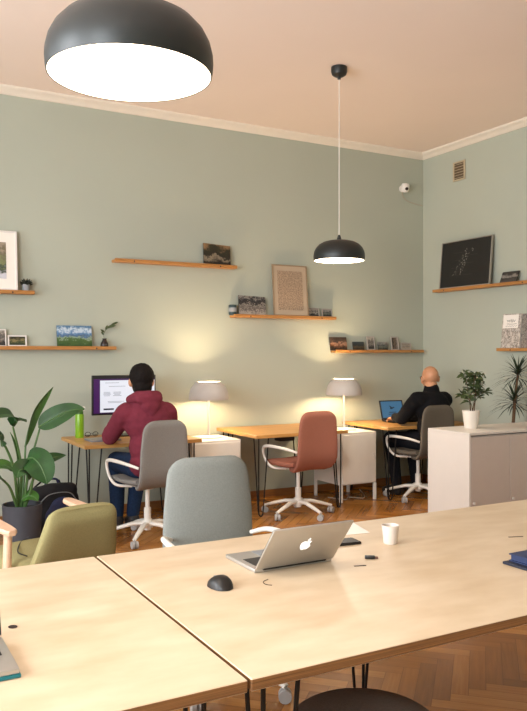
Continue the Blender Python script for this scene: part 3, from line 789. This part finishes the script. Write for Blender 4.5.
# ------------------------------------------------------------------ big plant and backpack
PX, PY = 1.147, 5.64
st_ = thing('potted_plant', 'tall broad-leaved plant in a charcoal pot by the left edge', 'plant', (PX, PY, 0))
MB().lathe([(0, .001), (.118, .001), (.125, .008), (.138, .34), (.139, .352), (.129, .352), (.126, .31), (0, .31)], n=40).build('pot', W['pot_grey'], st_)
MB().lathe([(0, .322), (.127, .315)], n=24).build('soil', W['soil'], st_)
def big_leaf(stalk, rib, wid, nrm, m='leaf', fold=.25, r=.009):
    O = V(PX, PY, 0); b = MB()
    S = catmull([V(p)-O for p in stalk], 6); rb = catmull([V(p)-O for p in rib], 5)
    b.mi = 1; b.tube(S+[rb[0]], [r*1.25-(r*.55)*i/len(S) for i in range(len(S)+1)], 8)
    b.tube(rb, [r*.7*(1-i/len(rb))+.0012 for i in range(len(rb))], 6)
    b.mi = 0; n = len(rb)
    ws = [max(.002, wid*(math.sin(PI*min(1, (i/(n-1))**.8*1.0))**.75)) for i in range(n)]
    leaf_blade(b, rb, ws, nrm, fold, n=3)
    return b.build('leaf', [W[m], W['stalk']], st_)
base = (1.145, 5.64, 0.328)
big_leaf([(1.138, 5.64, 0.329), (1.163, 5.66, 0.532), (1.178, 5.68, 0.759)], [(1.175, 5.68, 0.752), (1.204, 5.7, 0.872), (1.252, 5.74, 0.984), (1.326, 5.78, 1.082), (1.41, 5.82, 1.176)], .043, (.75, -.5, .3), 'leaf_light', .5)
big_leaf([(1.148, 5.62, 0.331), (1.193, 5.6, 0.631), (1.254, 5.56, 0.896)], [(1.244, 5.56, 0.904), (1.297, 5.53, 0.94), (1.382, 5.5, 0.989), (1.47, 5.48, 1.023), (1.552, 5.46, 1.028)], .075, (.1, -.9, .55), 'leaf', .3)
big_leaf([(1.123, 5.6, 0.337), (1.12, 5.55, 0.643), (1.052, 5.48, 0.92)], [(1.059, 5.48, 0.927), (1.071, 5.44, 0.971), (1.007, 5.38, 1.012), (0.908, 5.3, 1.015), (0.796, 5.22, 1.0)], .08, (0, -.5, .9), 'leaf', .25)
big_leaf([(1.106, 5.58, 0.343), (1.063, 5.5, 0.619), (1.0, 5.45, 0.781), (0.968, 5.42, 0.807)], [(0.968, 5.42, 0.8), (0.948, 5.38, 0.859), (0.886, 5.32, 0.882), (0.802, 5.26, 0.84)], .075, (.2, -.6, .8), 'leaf', .25)
big_leaf([(1.147, 5.58, 0.338), (1.155, 5.52, 0.538), (1.154, 5.48, 0.67)], [(1.147, 5.48, 0.692), (1.175, 5.42, 0.704), (1.209, 5.36, 0.661), (1.236, 5.33, 0.587), (1.248, 5.32, 0.533)], .10, (-.15, -.9, .45), 'leaf', .12)
big_leaf([(1.163, 5.66, 0.323), (1.24, 5.72, 0.502), (1.285, 5.76, 0.582)], [(1.278, 5.76, 0.582), (1.348, 5.78, 0.627), (1.427, 5.8, 0.649), (1.508, 5.82, 0.656)], .055, (.1, -.5, .85), 'leaf', .25)
big_leaf([(1.124, 5.64, 0.33), (1.108, 5.66, 0.486), (1.096, 5.67, 0.593)], [(1.096, 5.67, 0.586), (1.038, 5.66, 0.627), (0.967, 5.64, 0.635), (0.896, 5.62, 0.615)], .06, (0, -.5, .85), 'leaf_light', .25)
big_leaf([(1.095, 5.56, 0.347), (1.032, 5.48, 0.499), (0.978, 5.44, 0.565)], [(0.978, 5.44, 0.565), (0.945, 5.4, 0.593), (0.891, 5.35, 0.605), (0.833, 5.3, 0.584)], .055, (0, -.6, .8), 'leaf', .25)
big_leaf([(1.154, 5.58, 0.338), (1.179, 5.5, 0.469), (1.184, 5.46, 0.559)], [(1.177, 5.46, 0.566), (1.13, 5.4, 0.627), (1.075, 5.36, 0.636), (1.05, 5.33, 0.588)], .075, (0, -.85, .5), 'leaf', .15)
big_leaf([(1.126, 5.58, 0.341), (1.129, 5.56, 0.379)], [(1.127, 5.55, 0.395), (1.162, 5.52, 0.425), (1.199, 5.5, 0.418), (1.223, 5.48, 0.391)], .05, (0, -.6, .8), 'leaf_light', .2)
big_leaf([(1.119, 5.58, 0.341), (1.109, 5.56, 0.431), (1.1, 5.55, 0.609)], [(1.1, 5.55, 0.609), (1.093, 5.55, 0.715), (1.064, 5.54, 0.823), (1.043, 5.54, 0.88)], .014, (.6, -.6, .2), 'leaf_light', .5, r=.008)

bp = thing('backpack', 'black backpack with a navy front pocket on the floor beneath the desk', 'backpack', (1.46, 5.98, 0), .15); bp.scale = (1.14, 1, .97)
me = blob([((0, 0, .16), (.20, .12, .16)), ((0, .01, .28), (.185, .1, .16)), ((-.12, .0, .12), (.09, .1, .12)), ((.12, 0, .12), (.09, .1, .12)), ((-.11, .01, .33), (.075, .08, .09)), ((.09, .01, .36), (.08, .08, .075))], .014, 3)
for vv in me.vertices:
    vv.co += vv.normal*.012*mnoise.noise(vv.co*14); vv.co.z = max(vv.co.z, .002)
mesh_obj('bag_body', me, W['bag'], bp)
me = blob([((0, -.10, .17), (.11, .05, .12)), ((.02, -.095, .25), (.09, .04, .09))], .012, 3); mesh_obj('front_pocket', me, W['bag_blue'], bp)
MB().tube([(-.05, .04, .41), (-.04, .045, .452), (0, .045, .464), (.035, .045, .452), (.045, .04, .41)], .009, 8, smooth=4).build('top_handle', W['bag_blue'], bp)
for s in (-1, 1): MB().tube([(s*.06, .1, .44), (s*.1, .16, .36), (s*.12, .17, .2), (s*.12, .11, .06)], .014, 8, smooth=5, flat=.4).build('shoulder_strap', W['bag'], bp)
MB().tube([(-.13, -.07, .3), (-.07, -.11, .37), (.06, -.11, .37), (.13, -.07, .3)], .004, 6, smooth=5).build('zip', W['grey_plastic'], bp)

# ------------------------------------------------------------------ desk one: monitor and small things
DZ = .715
mo = thing('monitor', 'large monitor with purple sidebar window behind the hooded man', 'monitor', (2.16, 6.38, DZ), .0)
mw, mz0, mz1 = .57, .185, .525
cs = MB().box((0, .012, (mz0+mz1)/2), (mw, .03, mz1-mz0), bev=.004).build('casing', W['black_plastic'], mo)
b = MB(); x0, x1, z0, z1 = -mw/2+.012, mw/2-.012, mz0+.016, mz1-.03
b.box(((x0+x1)/2, -.0035, (z0+z1)/2), (x1-x0, .002, z1-z0)); sc_ = b.build('screen', W['screen_purple'], mo, smooth=False)
wx0 = x0+.055
MB().box(((wx0+x1)/2, -.005, (z0+z1)/2-.003), (x1-wx0, .0015, z1-z0-.02)).build('window', W['screen_white'], sc_, smooth=False)
b = MB(); rr = random.Random(3)
for zz in (.38, .37, .36, .35):
    b.box((wx0+.06, -.0062, zz), (rr.uniform(.05, .075), .001, .0035)); b.box((wx0+.15, -.0062, zz), (rr.uniform(.05, .08), .001, .0035))
for zz in (.46, .43, .30, .29): b.box((wx0+.12+rr.uniform(-.03, .03), -.0062, zz), (rr.uniform(.1, .2), .001, .003))
b.build('text_lines', W['screen_text'], sc_, smooth=False)
MB().box((wx0+.075, -.0062, .235), (.09, .001, .014)).build('dark_banner', W['screen_dark'], sc_, smooth=False)
b = MB(); b.box((0, .035, .2), (.06, .02, .3), bev=.004); b.build('stand_neck', W['black_plastic'], mo)
MB().box((0, .02, .006), (.24, .18, .012), bev=.004).build('stand_foot', W['black_plastic'], mo)

bo = thing('water_bottle', 'bright green bottle with a white loop cap on the desk', 'bottle', (1.778, 6.42, DZ))
MB().lathe([(0, 0), (.034, 0), (.036, .006), (.036, .19), (.033, .2), (0, .2)], n=28).build('bottle_body', W['bottle'], bo)
MB().lathe([(0, .2), (.03, .2), (.031, .218), (.028, .226), (0, .226)], n=24).build('cap', W['leaf_light'], bo)
MB().tube([(.0, 0, .222), (.022, 0, .228), (.04, 0, .235), (.043, 0, .255), (.028, 0, .258)], .005, 8, smooth=4).build('cap_loop', W['white_plastic'], bo)
gl = thing('eyeglasses', 'dark folded eyeglasses on the desk beside the green bottle', 'glasses', (1.888, 6.44, DZ), .1)
for s in (-1, 1): MB().tube([(s*.035+.024*math.cos(a), 0, .022+.019*math.sin(a)) for a in [2*PI*k/14 for k in range(15)]], .0025, 6).build('rim', W['black_plastic'], gl)
b = MB(); b.tube([(-.012, 0, .028), (0, -.002, .031), (.012, 0, .028)], .002, 6); b.tube([(.059, 0, .03), (.05, .02, .012), (-.05, .03, .006)], .0025, 6); b.tube([(-.059, 0, .03), (-.05, .012, .016), (.05, .02, .008)], .0025, 6)
b.build('temple_arms', W['black_plastic'], gl)
kb = thing('laptop', 'closed grey laptop lying on the desk by the man\'s left elbow', 'laptop', (1.89, 6.13, DZ), .05)
MB().box((0, 0, .006), (.25, .19, .012), bev=.004).build('base', W['grey_plastic'], kb); MB().box((0, 0, .0145), (.25, .19, .005), bev=.002).build('lid', W['aluminium'], kb)

# ------------------------------------------------------------------ laptops
def laptop(label, loc, rz, w, d, openv, base_m, lid_m, screen_m):
    """base extends towards +y from the hinge; openv = lid vector in the local y-z plane"""
    l = thing('laptop', label, 'laptop', loc, rz)
    MB().box((0, d/2, .0075), (w, d, .013), bev=.004).build('base', base_m, l)
    MB().box((0, d*.36, .0145), (w*.86, d*.42, .001)).build('keyboard', W['key_black'], l, smooth=False)
    MB().box((0, d*.78, .0145), (w*.36, d*.3, .0008)).build('trackpad', W['grey_plastic'], l, smooth=False)
    MB().tube([(-w*.4, -.003, .013), (w*.4, -.003, .013)], .006, 10).build('hinge', W['black_plastic'], l)
    H = math.hypot(*openv); ang = math.atan2(openv[0], openv[1])   # tilt from vertical, + = away from user side is -y
    ld = MB().box((0, 0, H/2), (w, .007, H), bev=.003).build('lid', lid_m, l, loc=(0, -.004, .014), rot=(-ang, 0, 0))
    MB().box((0, .004, H/2), (w-.003, .0012, H-.004)).build('bezel', W['key_black'], ld, smooth=False)
    MB().box((0, .005, H/2+.005), (w-.03, .0012, H-.035)).build('screen', screen_m, ld, smooth=False)
    return l, ld, H
lm, ldm, Hm = laptop('open silver laptop with a lit apple emblem on the long table', (1.33, 2.187, TZ), .0, .302, .215, (-.124, .152), W['aluminium'], W['aluminium'], W['screen_white'])
# emblem: an apple outline with a bite, and a leaf
def apple(s):
    L_ = [(0, -.88), (.12, -.93), (.3, -.98), (.48, -.86), (.66, -.6), (.78, -.28), (.62, -.16), (.52, .04), (.53, .26), (.66, .44), (.72, .48), (.56, .62), (.36, .68), (.18, .62), (0, .54),
          (-.18, .62), (-.36, .68), (-.58, .6), (-.74, .4), (-.8, .1), (-.76, -.22), (-.64, -.6), (-.46, -.87), (-.28, -.98), (-.12, -.93)]
    return [(x*s, z*s) for x, z in L_]
b = MB(); s_ = .026
b.poly([(x, -.0042, Hm*.53+z) for x, z in apple(s_)], .0008, (0, 1, 0))
b.poly([(x*s_, -.0042, Hm*.53+z*s_) for x, z in ((.02, .74), (.02, .92), (.12, 1.1), (.34, 1.2), (.32, 1.0), (.2, .82))], .0008, (0, 1, 0))
b.build('emblem', W['logo'], ldm, smooth=False)
ll, ldl, Hl = laptop('silver laptop with teal underside cut by the left edge', (.194, 1.955, TZ+.008), PI, .31, .215, (-.075, .2), W['aluminium'], W['aluminium'], W['screen_dark'])
MB().box((0, .1075, -.003), (.316, .22, .009), bev=.004).build('case_shell', W['teal'], ll)
l3, ld3, H3 = laptop('small black laptop with a blue screen in front of the bald man', (5.09, 6.36, DZ), PI-.08, .29, .20, (-.06, .2), W['black_plastic'], W['black_plastic'], W['screen_blue'])
b = MB(); b.poly([(x*.05+.0, .0062, H3*.6+z*.05) for x, z in ((-.7, .1), (-.3, .25), (0, .1), (.3, .4), (.7, .5), (.4, .1), (.55, -.2), (.1, -.25), (-.2, -.1))], .0006, (0, 1, 0))
b.box((0, .0065, H3*.38), (.09, .0006, .008)); b.box((.02, .0065, H3*.28), (.07, .0006, .006))
b.build('screen_shape', W['screen_dark'], ld3, smooth=False)

# ------------------------------------------------------------------ small things on the long table
ms = thing('computer_mouse', 'black wireless mouse on the table left of the open laptop', 'mouse', (1.02, 2.115, TZ), .12)
b = MB(); rings = []
for i in range(11):
    t = -1+2*i/10; w_ = .034*math.sqrt(max(.02, 1-abs(t)**2.4)); hh = .036*max(.08, (1-abs(t)**2.2))*(1-.15*t); y_ = t*.05
    rings.append([V(w_*math.copysign(abs(math.cos(a))**.8, math.cos(a)), y_, .001+hh*max(0, math.sin(a))**.8) for a in [2*PI*k/20 for k in range(20)]])
b.rings(rings); b.build('shell', W['mouse'], ms)
MB().tube([(-.004, .026, .0225), (.004, .026, .0225)], .007, 12).build('scroll_wheel', W['grey_plastic'], ms)
cu = thing('cup', 'small white handleless cup right of the open laptop', 'cup', (1.812, 2.285, TZ))
MB().lathe([(0, .0005), (.024, .0005), (.026, .003), (.0325, .066), (.0335, .07), (.031, .07), (.0295, .064), (.0235, .006), (0, .005)], n=32).build('cup_body', W['cup'], cu)
ph = thing('phone', 'black phone lying on the table behind the open laptop', 'phone', (1.64, 2.372, TZ), -.12)
MB().box((0, 0, .0055), (.15, .073, .009), bev=.003).build('phone_body', W['phone'], ph); MB().box((0, 0, .0104), (.136, .066, .0008)).build('phone_screen', W['key_black'], ph, smooth=False)
pr = MB().poly([(1.66, 2.485, TZ+.0008), (1.846, 2.456, TZ+.0008), (1.868, 2.62, TZ+.012), (1.69, 2.64, TZ+.004)], .0012, (0, 0, 1)).build('paper_sheet', W['paper'], smooth=False)
tag(pr, 'white sheet of paper behind the phone near the table edge', 'paper')
ub = thing('usb_stick', 'tiny dark usb stick on the table in front of the cup', 'usb stick', (1.615, 2.15, TZ), -.6)
MB().box((0, 0, .006), (.036, .018, .011), bev=.004).build('stick_body', W['black_plastic'], ub); MB().box((.022, 0, .005), (.012, .012, .005)).build('plug', W['wine'], ub, smooth=False)
f = thing('folder', 'dark folder under the blue notebook at the right edge', 'folder', (1.975, 1.64, TZ), .02)
MB().box((.16, .12, .005), (.32, .24, .009), bev=.003).build('cover', W['navy_dark'], f); MB().box((.165, .12, .0035), (.315, .232, .005)).build('pages', W['paper'], f, smooth=False)
nb = thing('notebook', 'blue cloth notebook on the dark folder at the right edge', 'notebook', (1.998, 1.662, TZ+.0098), .03)
MB().box((.14, .105, .0235), (.28, .21, .004), bev=.0015).build('cover', W['navy'], nb); MB().box((.14, .105, .002), (.28, .21, .004), bev=.0015).build('back_cover', W['navy'], nb)
MB().box((.143, .105, .0127), (.272, .202, .0175)).build('pages', W['navy'], nb, smooth=False)
pc = MB().tube([(4.22, 6.3, .005), (4.3, 6.12, .005), (4.4, 6.2, .006), (4.5, 6.1, .005), (4.62, 6.25, .005), (4.75, 6.5, .005)], .005, 6, smooth=8).build('power_cable', W['cable_white'])
tag(pc, 'pale cable curling on the floor beneath the right cabinet', 'cable')
# ------------------------------------------------------------------ people
def hand(segs, wrist, fwd, right, s, r=.0085, curl=.3):
    """palm, four unequal bent fingers and a thumb from the side of the palm; s = +1 thumb on the right"""
    w = V(wrist); f = V(fwd).normalized(); rt = V(right).normalized(); dn = f.cross(rt).normalized()
    if dn.z > 0: dn = -dn
    pc = w+f*.045
    for k in (-1.5, -.5, .5, 1.5):
        base = w+f*.085+rt*k*.019
        segs.append((w+rt*k*.01, .018, base, .0125))
        L = {-1.5: .058, -.5: .07, .5: .075, 1.5: .066}[k*s]
        j1 = base+f*L*.5+dn*.006; j2 = j1+f*L*.32+dn*L*curl; j3 = j2+f*L*.2+dn*L*curl*.9
        segs += [(base, r*1.08, j1, r), (j1, r, j2, r*.92), (j2, r*.92, j3, r*.8)]
    tb = w+f*.025+rt*s*.024
    t1 = tb+f*.03+rt*s*.028; t2 = t1+f*.028+rt*s*.006
    segs += [(tb, .014, t1, .011), (t1, .0105, t2, .009)]

def head(segs, c, yaw=0.0, pitch=0.0, k=1.0):
    """skull, jaw, nose, brow, lips and ears about the head centre c, facing +y turned by yaw"""
    M = Matrix.Rotation(yaw, 3, 'Z') @ Matrix.Rotation(-pitch, 3, 'X'); c = V(c)
    P = lambda x, y, z: c + M @ (V(x, y, z)*k)
    S = lambda *r: tuple(q*k for q in r)
    rot = (M.to_euler().x, M.to_euler().y, M.to_euler().z)
    segs += [(P(0, -.008, .025), S(.076, .094, .088), rot), (P(0, .022, -.035), S(.062, .070, .075), rot), (P(0, .058, -.088), S(.036, .03, .024), rot),
             (P(0, .092, .012), .009, P(0, .112, -.022), .0125), (P(-.035, .078, .022), .014, P(.035, .078, .022), .014),
             (P(-.02, .088, -.056), .0075, P(.02, .088, -.056), .0075), (P(-.012, .108, -.024), .008, P(.012, .108, -.024), .008)]
    for s in (-1, 1):
        segs += [(P(s*.078, -.006, -.008), S(.015, .022, .034), rot), (P(s*.05, .06, -.03), S(.02, .022, .022), rot)]
    return P, M

def eyes(parent, P):
    for s in (-1, 1):
        MB().sphere(P(s*.031, .083, .004), .0115, u=12, v=8).build('eye', W['paper'], parent); MB().sphere(P(s*.031, .0925, .004), .0045, u=10, v=6).build('iris', W['ink'], parent)

# man in the burgundy hoodie
M1 = (2.09, 5.60, 0)
Hc = V(-.045, .045, 1.216)
torso = [((0, -.045, .575), (.165, .125, .10)), ((-.008, -.05, .72), (.15, .108, .15)), ((-.02, -.03, .92), (.178, .118, .17)), ((-.17, -.015, .975), .068, (.12, -.015, .972), .068), ((-.04, -.01, 1.0), .075, (-.045, .02, 1.16), .056)]
armL = [((-.20, -.01, .965), .062, (-.26, .16, .785), .047), ((-.26, .16, .785), .047, (-.14, .42, .765), .030)]
armR = [((.15, -.01, .965), .062, (.235, .15, .79), .047), ((.235, .15, .79), .047, (.11, .43, .765), .030)]
legs = [((-.085, -.02, .565), .088, (-.12, .42, .555), .066), ((-.12, .42, .555), .064, (-.10, .46, .12), .042), ((.09, -.02, .565), .088, (.08, .42, .555), .066), ((.08, .42, .555), .064, (.02, .42, .12), .042)]
feet = [((-.10, .45, .07), .042, (-.13, .57, .036), .034), ((.02, .41, .07), .042, (.03, .54, .036), .034)]
segs = torso+armL+armR+legs+feet
hd1, _ = head(segs, Hc, -.18, -.05, 1.08)
hand(segs, (-.14, .42, .762), (.25, 1, -.05), (1, -.25, 0), 1); hand(segs, (.115, .43, .762), (-.25, 1, -.05), (1, .25, 0), -1)
me = blob(segs, .0062, 3)
p1 = mesh_obj('person', me, W['skin']); p1.location = M1
tag(p1, 'person in a burgundy hoodie and jeans seated at the monitor, seen from behind', 'person')
infl = lambda s, d: [((a[0], a[1]+d, a[2], a[3]+d) if len(a) == 4 else (a[0], tuple(r+d for r in a[1]), *a[2:])) for a in s]
hs = infl(torso[:4]+armL+armR, .017) + [((-.04, -.01, .99), .10, (-.043, .005, 1.08), .082)]
hs = [s for s in hs]
me = blob(hs, .009, 5)
for vv in me.vertices:
    n_ = mnoise.noise(vv.co*9)*.006+mnoise.noise(V(vv.co.x*10, vv.co.y*10, vv.co.z*34))*.0035; vv.co += vv.normal*n_
ho = mesh_obj('hoodie', me, W['burgundy'], p1)
me = blob([((-.145, .01, 1.075), .036, (-.115, -.075, 1.10), .046), ((-.115, -.075, 1.10), .046, (-.04, -.115, 1.10), .05), ((-.04, -.115, 1.10), .05, (.035, -.075, 1.10), .046), ((.035, -.075, 1.10), .046, (.065, .01, 1.075), .036),
           ((-.04, -.12, 1.085), (.11, .045, .055)), ((-.035, -.137, 1.03), (.075, .035, .055)), ((-.03, -.14, .985), (.04, .028, .05)), ((-.145, .01, 1.07), .034, (-.1, .085, 1.03), .022), ((.065, .01, 1.07), .034, (.02, .085, 1.03), .022)], .008, 5)
mesh_obj('hood', me, W['burgundy'], ho)
me = blob(infl(legs, .012)+[((0, -.03, .565), (.17, .125, .085))], .010, 3); mesh_obj('jeans', me, W['jeans'], p1)
me = blob(infl(feet, .010)+[((-.10, .445, .04), .045, (-.135, .59, .032), .032), ((.02, .405, .04), .045, (.03, .56, .032), .032)], .009, 3)
for vv in me.vertices: vv.co.z = max(vv.co.z, .002)
mesh_obj('shoes', me, W['shoe'], p1)
P = hd1
e_ = (0, 0, -.18)
me = blob([(P(0, -.02, .036), (.096, .107, .102), e_), (P(0, -.055, -.03), (.077, .06, .082), e_), (P(0, .03, .08), (.072, .066, .046), e_)], .007, 2)
for vv in me.vertices: vv.co += vv.normal*.005*mnoise.noise(vv.co*40)
mesh_obj('hair', me, W['hair'], p1); eyes(p1, P)

# bald man in black, turned to his small laptop
M2 = (5.09, 5.84, 0); RZ = .05
Hc = V(.03, -.01, 1.182)
torso = [((0, -.06, .575), (.17, .125, .10)), ((0, -.075, .72), (.158, .112, .15)), ((.005, -.07, .89), (.182, .118, .16)), ((-.165, -.055, .975), .068, (.17, -.055, .968), .066), ((.01, -.05, .97), .08, (.025, -.03, 1.11), .063)]
armL = [((-.185, -.05, .975), .064, (-.235, .11, .785), .048), ((-.235, .11, .785), .046, (-.15, .30, .775), .03)]
armR = [((.19, -.05, .965), .062, (.235, .14, .785), .047), ((.235, .14, .785), .045, (.06, .33, .77), .03)]
legs = [((-.085, -.03, .565), .088, (-.15, .37, .555), .066), ((-.15, .37, .555), .064, (-.16, .27, .12), .042), ((.09, -.03, .565), .088, (.14, .38, .555), .066), ((.14, .38, .555), .064, (.13, .30, .12), .042)]
feet = [((-.16, .26, .07), .042, (-.18, .39, .036), .034), ((.13, .29, .07), .042, (.15, .42, .036), .034)]
segs = torso+armL+armR+legs+feet
hd2, _ = head(segs, Hc, -.42, .10, 1.04)
hand(segs, (-.15, .30, .772), (.3, 1, -.1), (1, -.3, 0), 1); hand(segs, (.06, .33, .768), (-.3, 1, -.1), (1, .3, 0), -1)
p2 = mesh_obj('person', blob(segs, .0062, 3), W['skin']); p2.location = M2; p2.rotation_euler = (0, 0, RZ)
tag(p2, 'bald person in a black sweater seated at the corner desk, typing', 'person')
hs = infl(torso[:4]+armL+armR, .016) + [((.01, -.05, .95), .11, (.024, -.035, 1.065), .08)]
me = blob(hs, .009, 5)
for vv in me.vertices: vv.co += vv.normal*(mnoise.noise(vv.co*10)*.006+mnoise.noise(V(vv.co.x*10, vv.co.y*10, vv.co.z*30))*.003)
mesh_obj('sweater', me, W['black_cloth'], p2)
mesh_obj('trousers', blob(infl(legs, .012)+[((0, -.04, .565), (.172, .125, .085))], .010, 3), W['darktrousers'], p2)
me = blob(infl(feet, .010)+[((-.16, .255, .04), .045, (-.185, .42, .032), .032), ((.13, .285, .04), .045, (.155, .45, .032), .032)], .009, 3)
for vv in me.vertices: vv.co.z = max(vv.co.z, .002)
mesh_obj('shoes', me, W['shoe'], p2)
eyes(p2, hd2)
b = MB(); P = hd2
for s in (-1, 1):
    b.tube([P(s*.033+.024*math.cos(a), .108, .004+.02*math.sin(a)) for a in [2*PI*k/16 for k in range(17)]], .0022, 6)
    b.tube([P(s*.057, .106, .01), P(s*.084, .05, .012), P(s*.089, -.012, .016), P(s*.087, -.03, .0)], .0025, 6)
b.tube([P(-.01, .11, .01), P(.01, .11, .01)], .002, 6)
b.build('eyeglasses', W['black_plastic'], p2)

# ------------------------------------------------------------------ light
def area(name, loc, rot, sx, sy, col, pw, shape='RECTANGLE', spread=None):
    l = bpy.data.lights.new(name, 'AREA'); l.shape = shape; l.size = sx
    if shape == 'RECTANGLE': l.size_y = sy
    l.color = col; l.energy = pw
    if spread: l.spread = spread
    o = bpy.data.objects.new(name, l); COL.objects.link(o); o.location = loc; o.rotation_euler = rot; return o
def point(name, loc, col, pw, r):
    l = bpy.data.lights.new(name, 'POINT'); l.color = col; l.energy = pw; l.shadow_soft_size = r
    o = bpy.data.objects.new(name, l); COL.objects.link(o); o.location = loc; return o
DAY = (.91, .955, 1.0); WARM = (1, .74, .46); WARM2 = (1, .89, .77)
for i, ((a, c), pw) in enumerate(zip(WIN, (275, 255, 112))):
    area('daylight_%d' % i, (XL-.11, (a+c)/2, (Z0+Z1)/2), (0, -PI/2, 0), Z1-Z0, c-a, DAY, pw)
for P_, pw in ((P1, 5), (P2, 18)):
    area('pendant_light', (P_[0], P_[1], P_[2]-.003), (0, 0, 0), .36, .36, WARM2, pw, 'DISK')
for l in (lp1, lp2):
    point('table_lamp_light', l.location+V(0, 0, .405), WARM, 60, .032)
w = bpy.data.worlds.new('World'); SC.world = w; w.use_nodes = True
w.node_tree.nodes['Background'].inputs['Color'].default_value = (.55, .68, .9, 1); w.node_tree.nodes['Background'].inputs['Strength'].default_value = .6

# ------------------------------------------------------------------ camera
cd = bpy.data.cameras.new('camera'); cam = bpy.data.objects.new('camera', cd); COL.objects.link(cam)
cam.location = (0, 0, 1.44); cam.rotation_euler = (PI/2, 0, -R(29))
cd.sensor_width = 36; cd.sensor_fit = 'AUTO'; cd.lens = 765*36/711; cd.shift_y = -3.5/711
cd.clip_start = .05
SC.camera = cam
SC.view_settings.view_transform = 'Standard'; SC.view_settings.look = 'None'; SC.view_settings.gamma = 1
SC.view_settings.exposure = 0.0
SC.view_settings.use_curve_mapping = False
SC.cycles.use_denoising = True
SC.cycles.max_bounces = 10; SC.cycles.diffuse_bounces = 6
SC.cycles.sample_clamp_indirect = 6
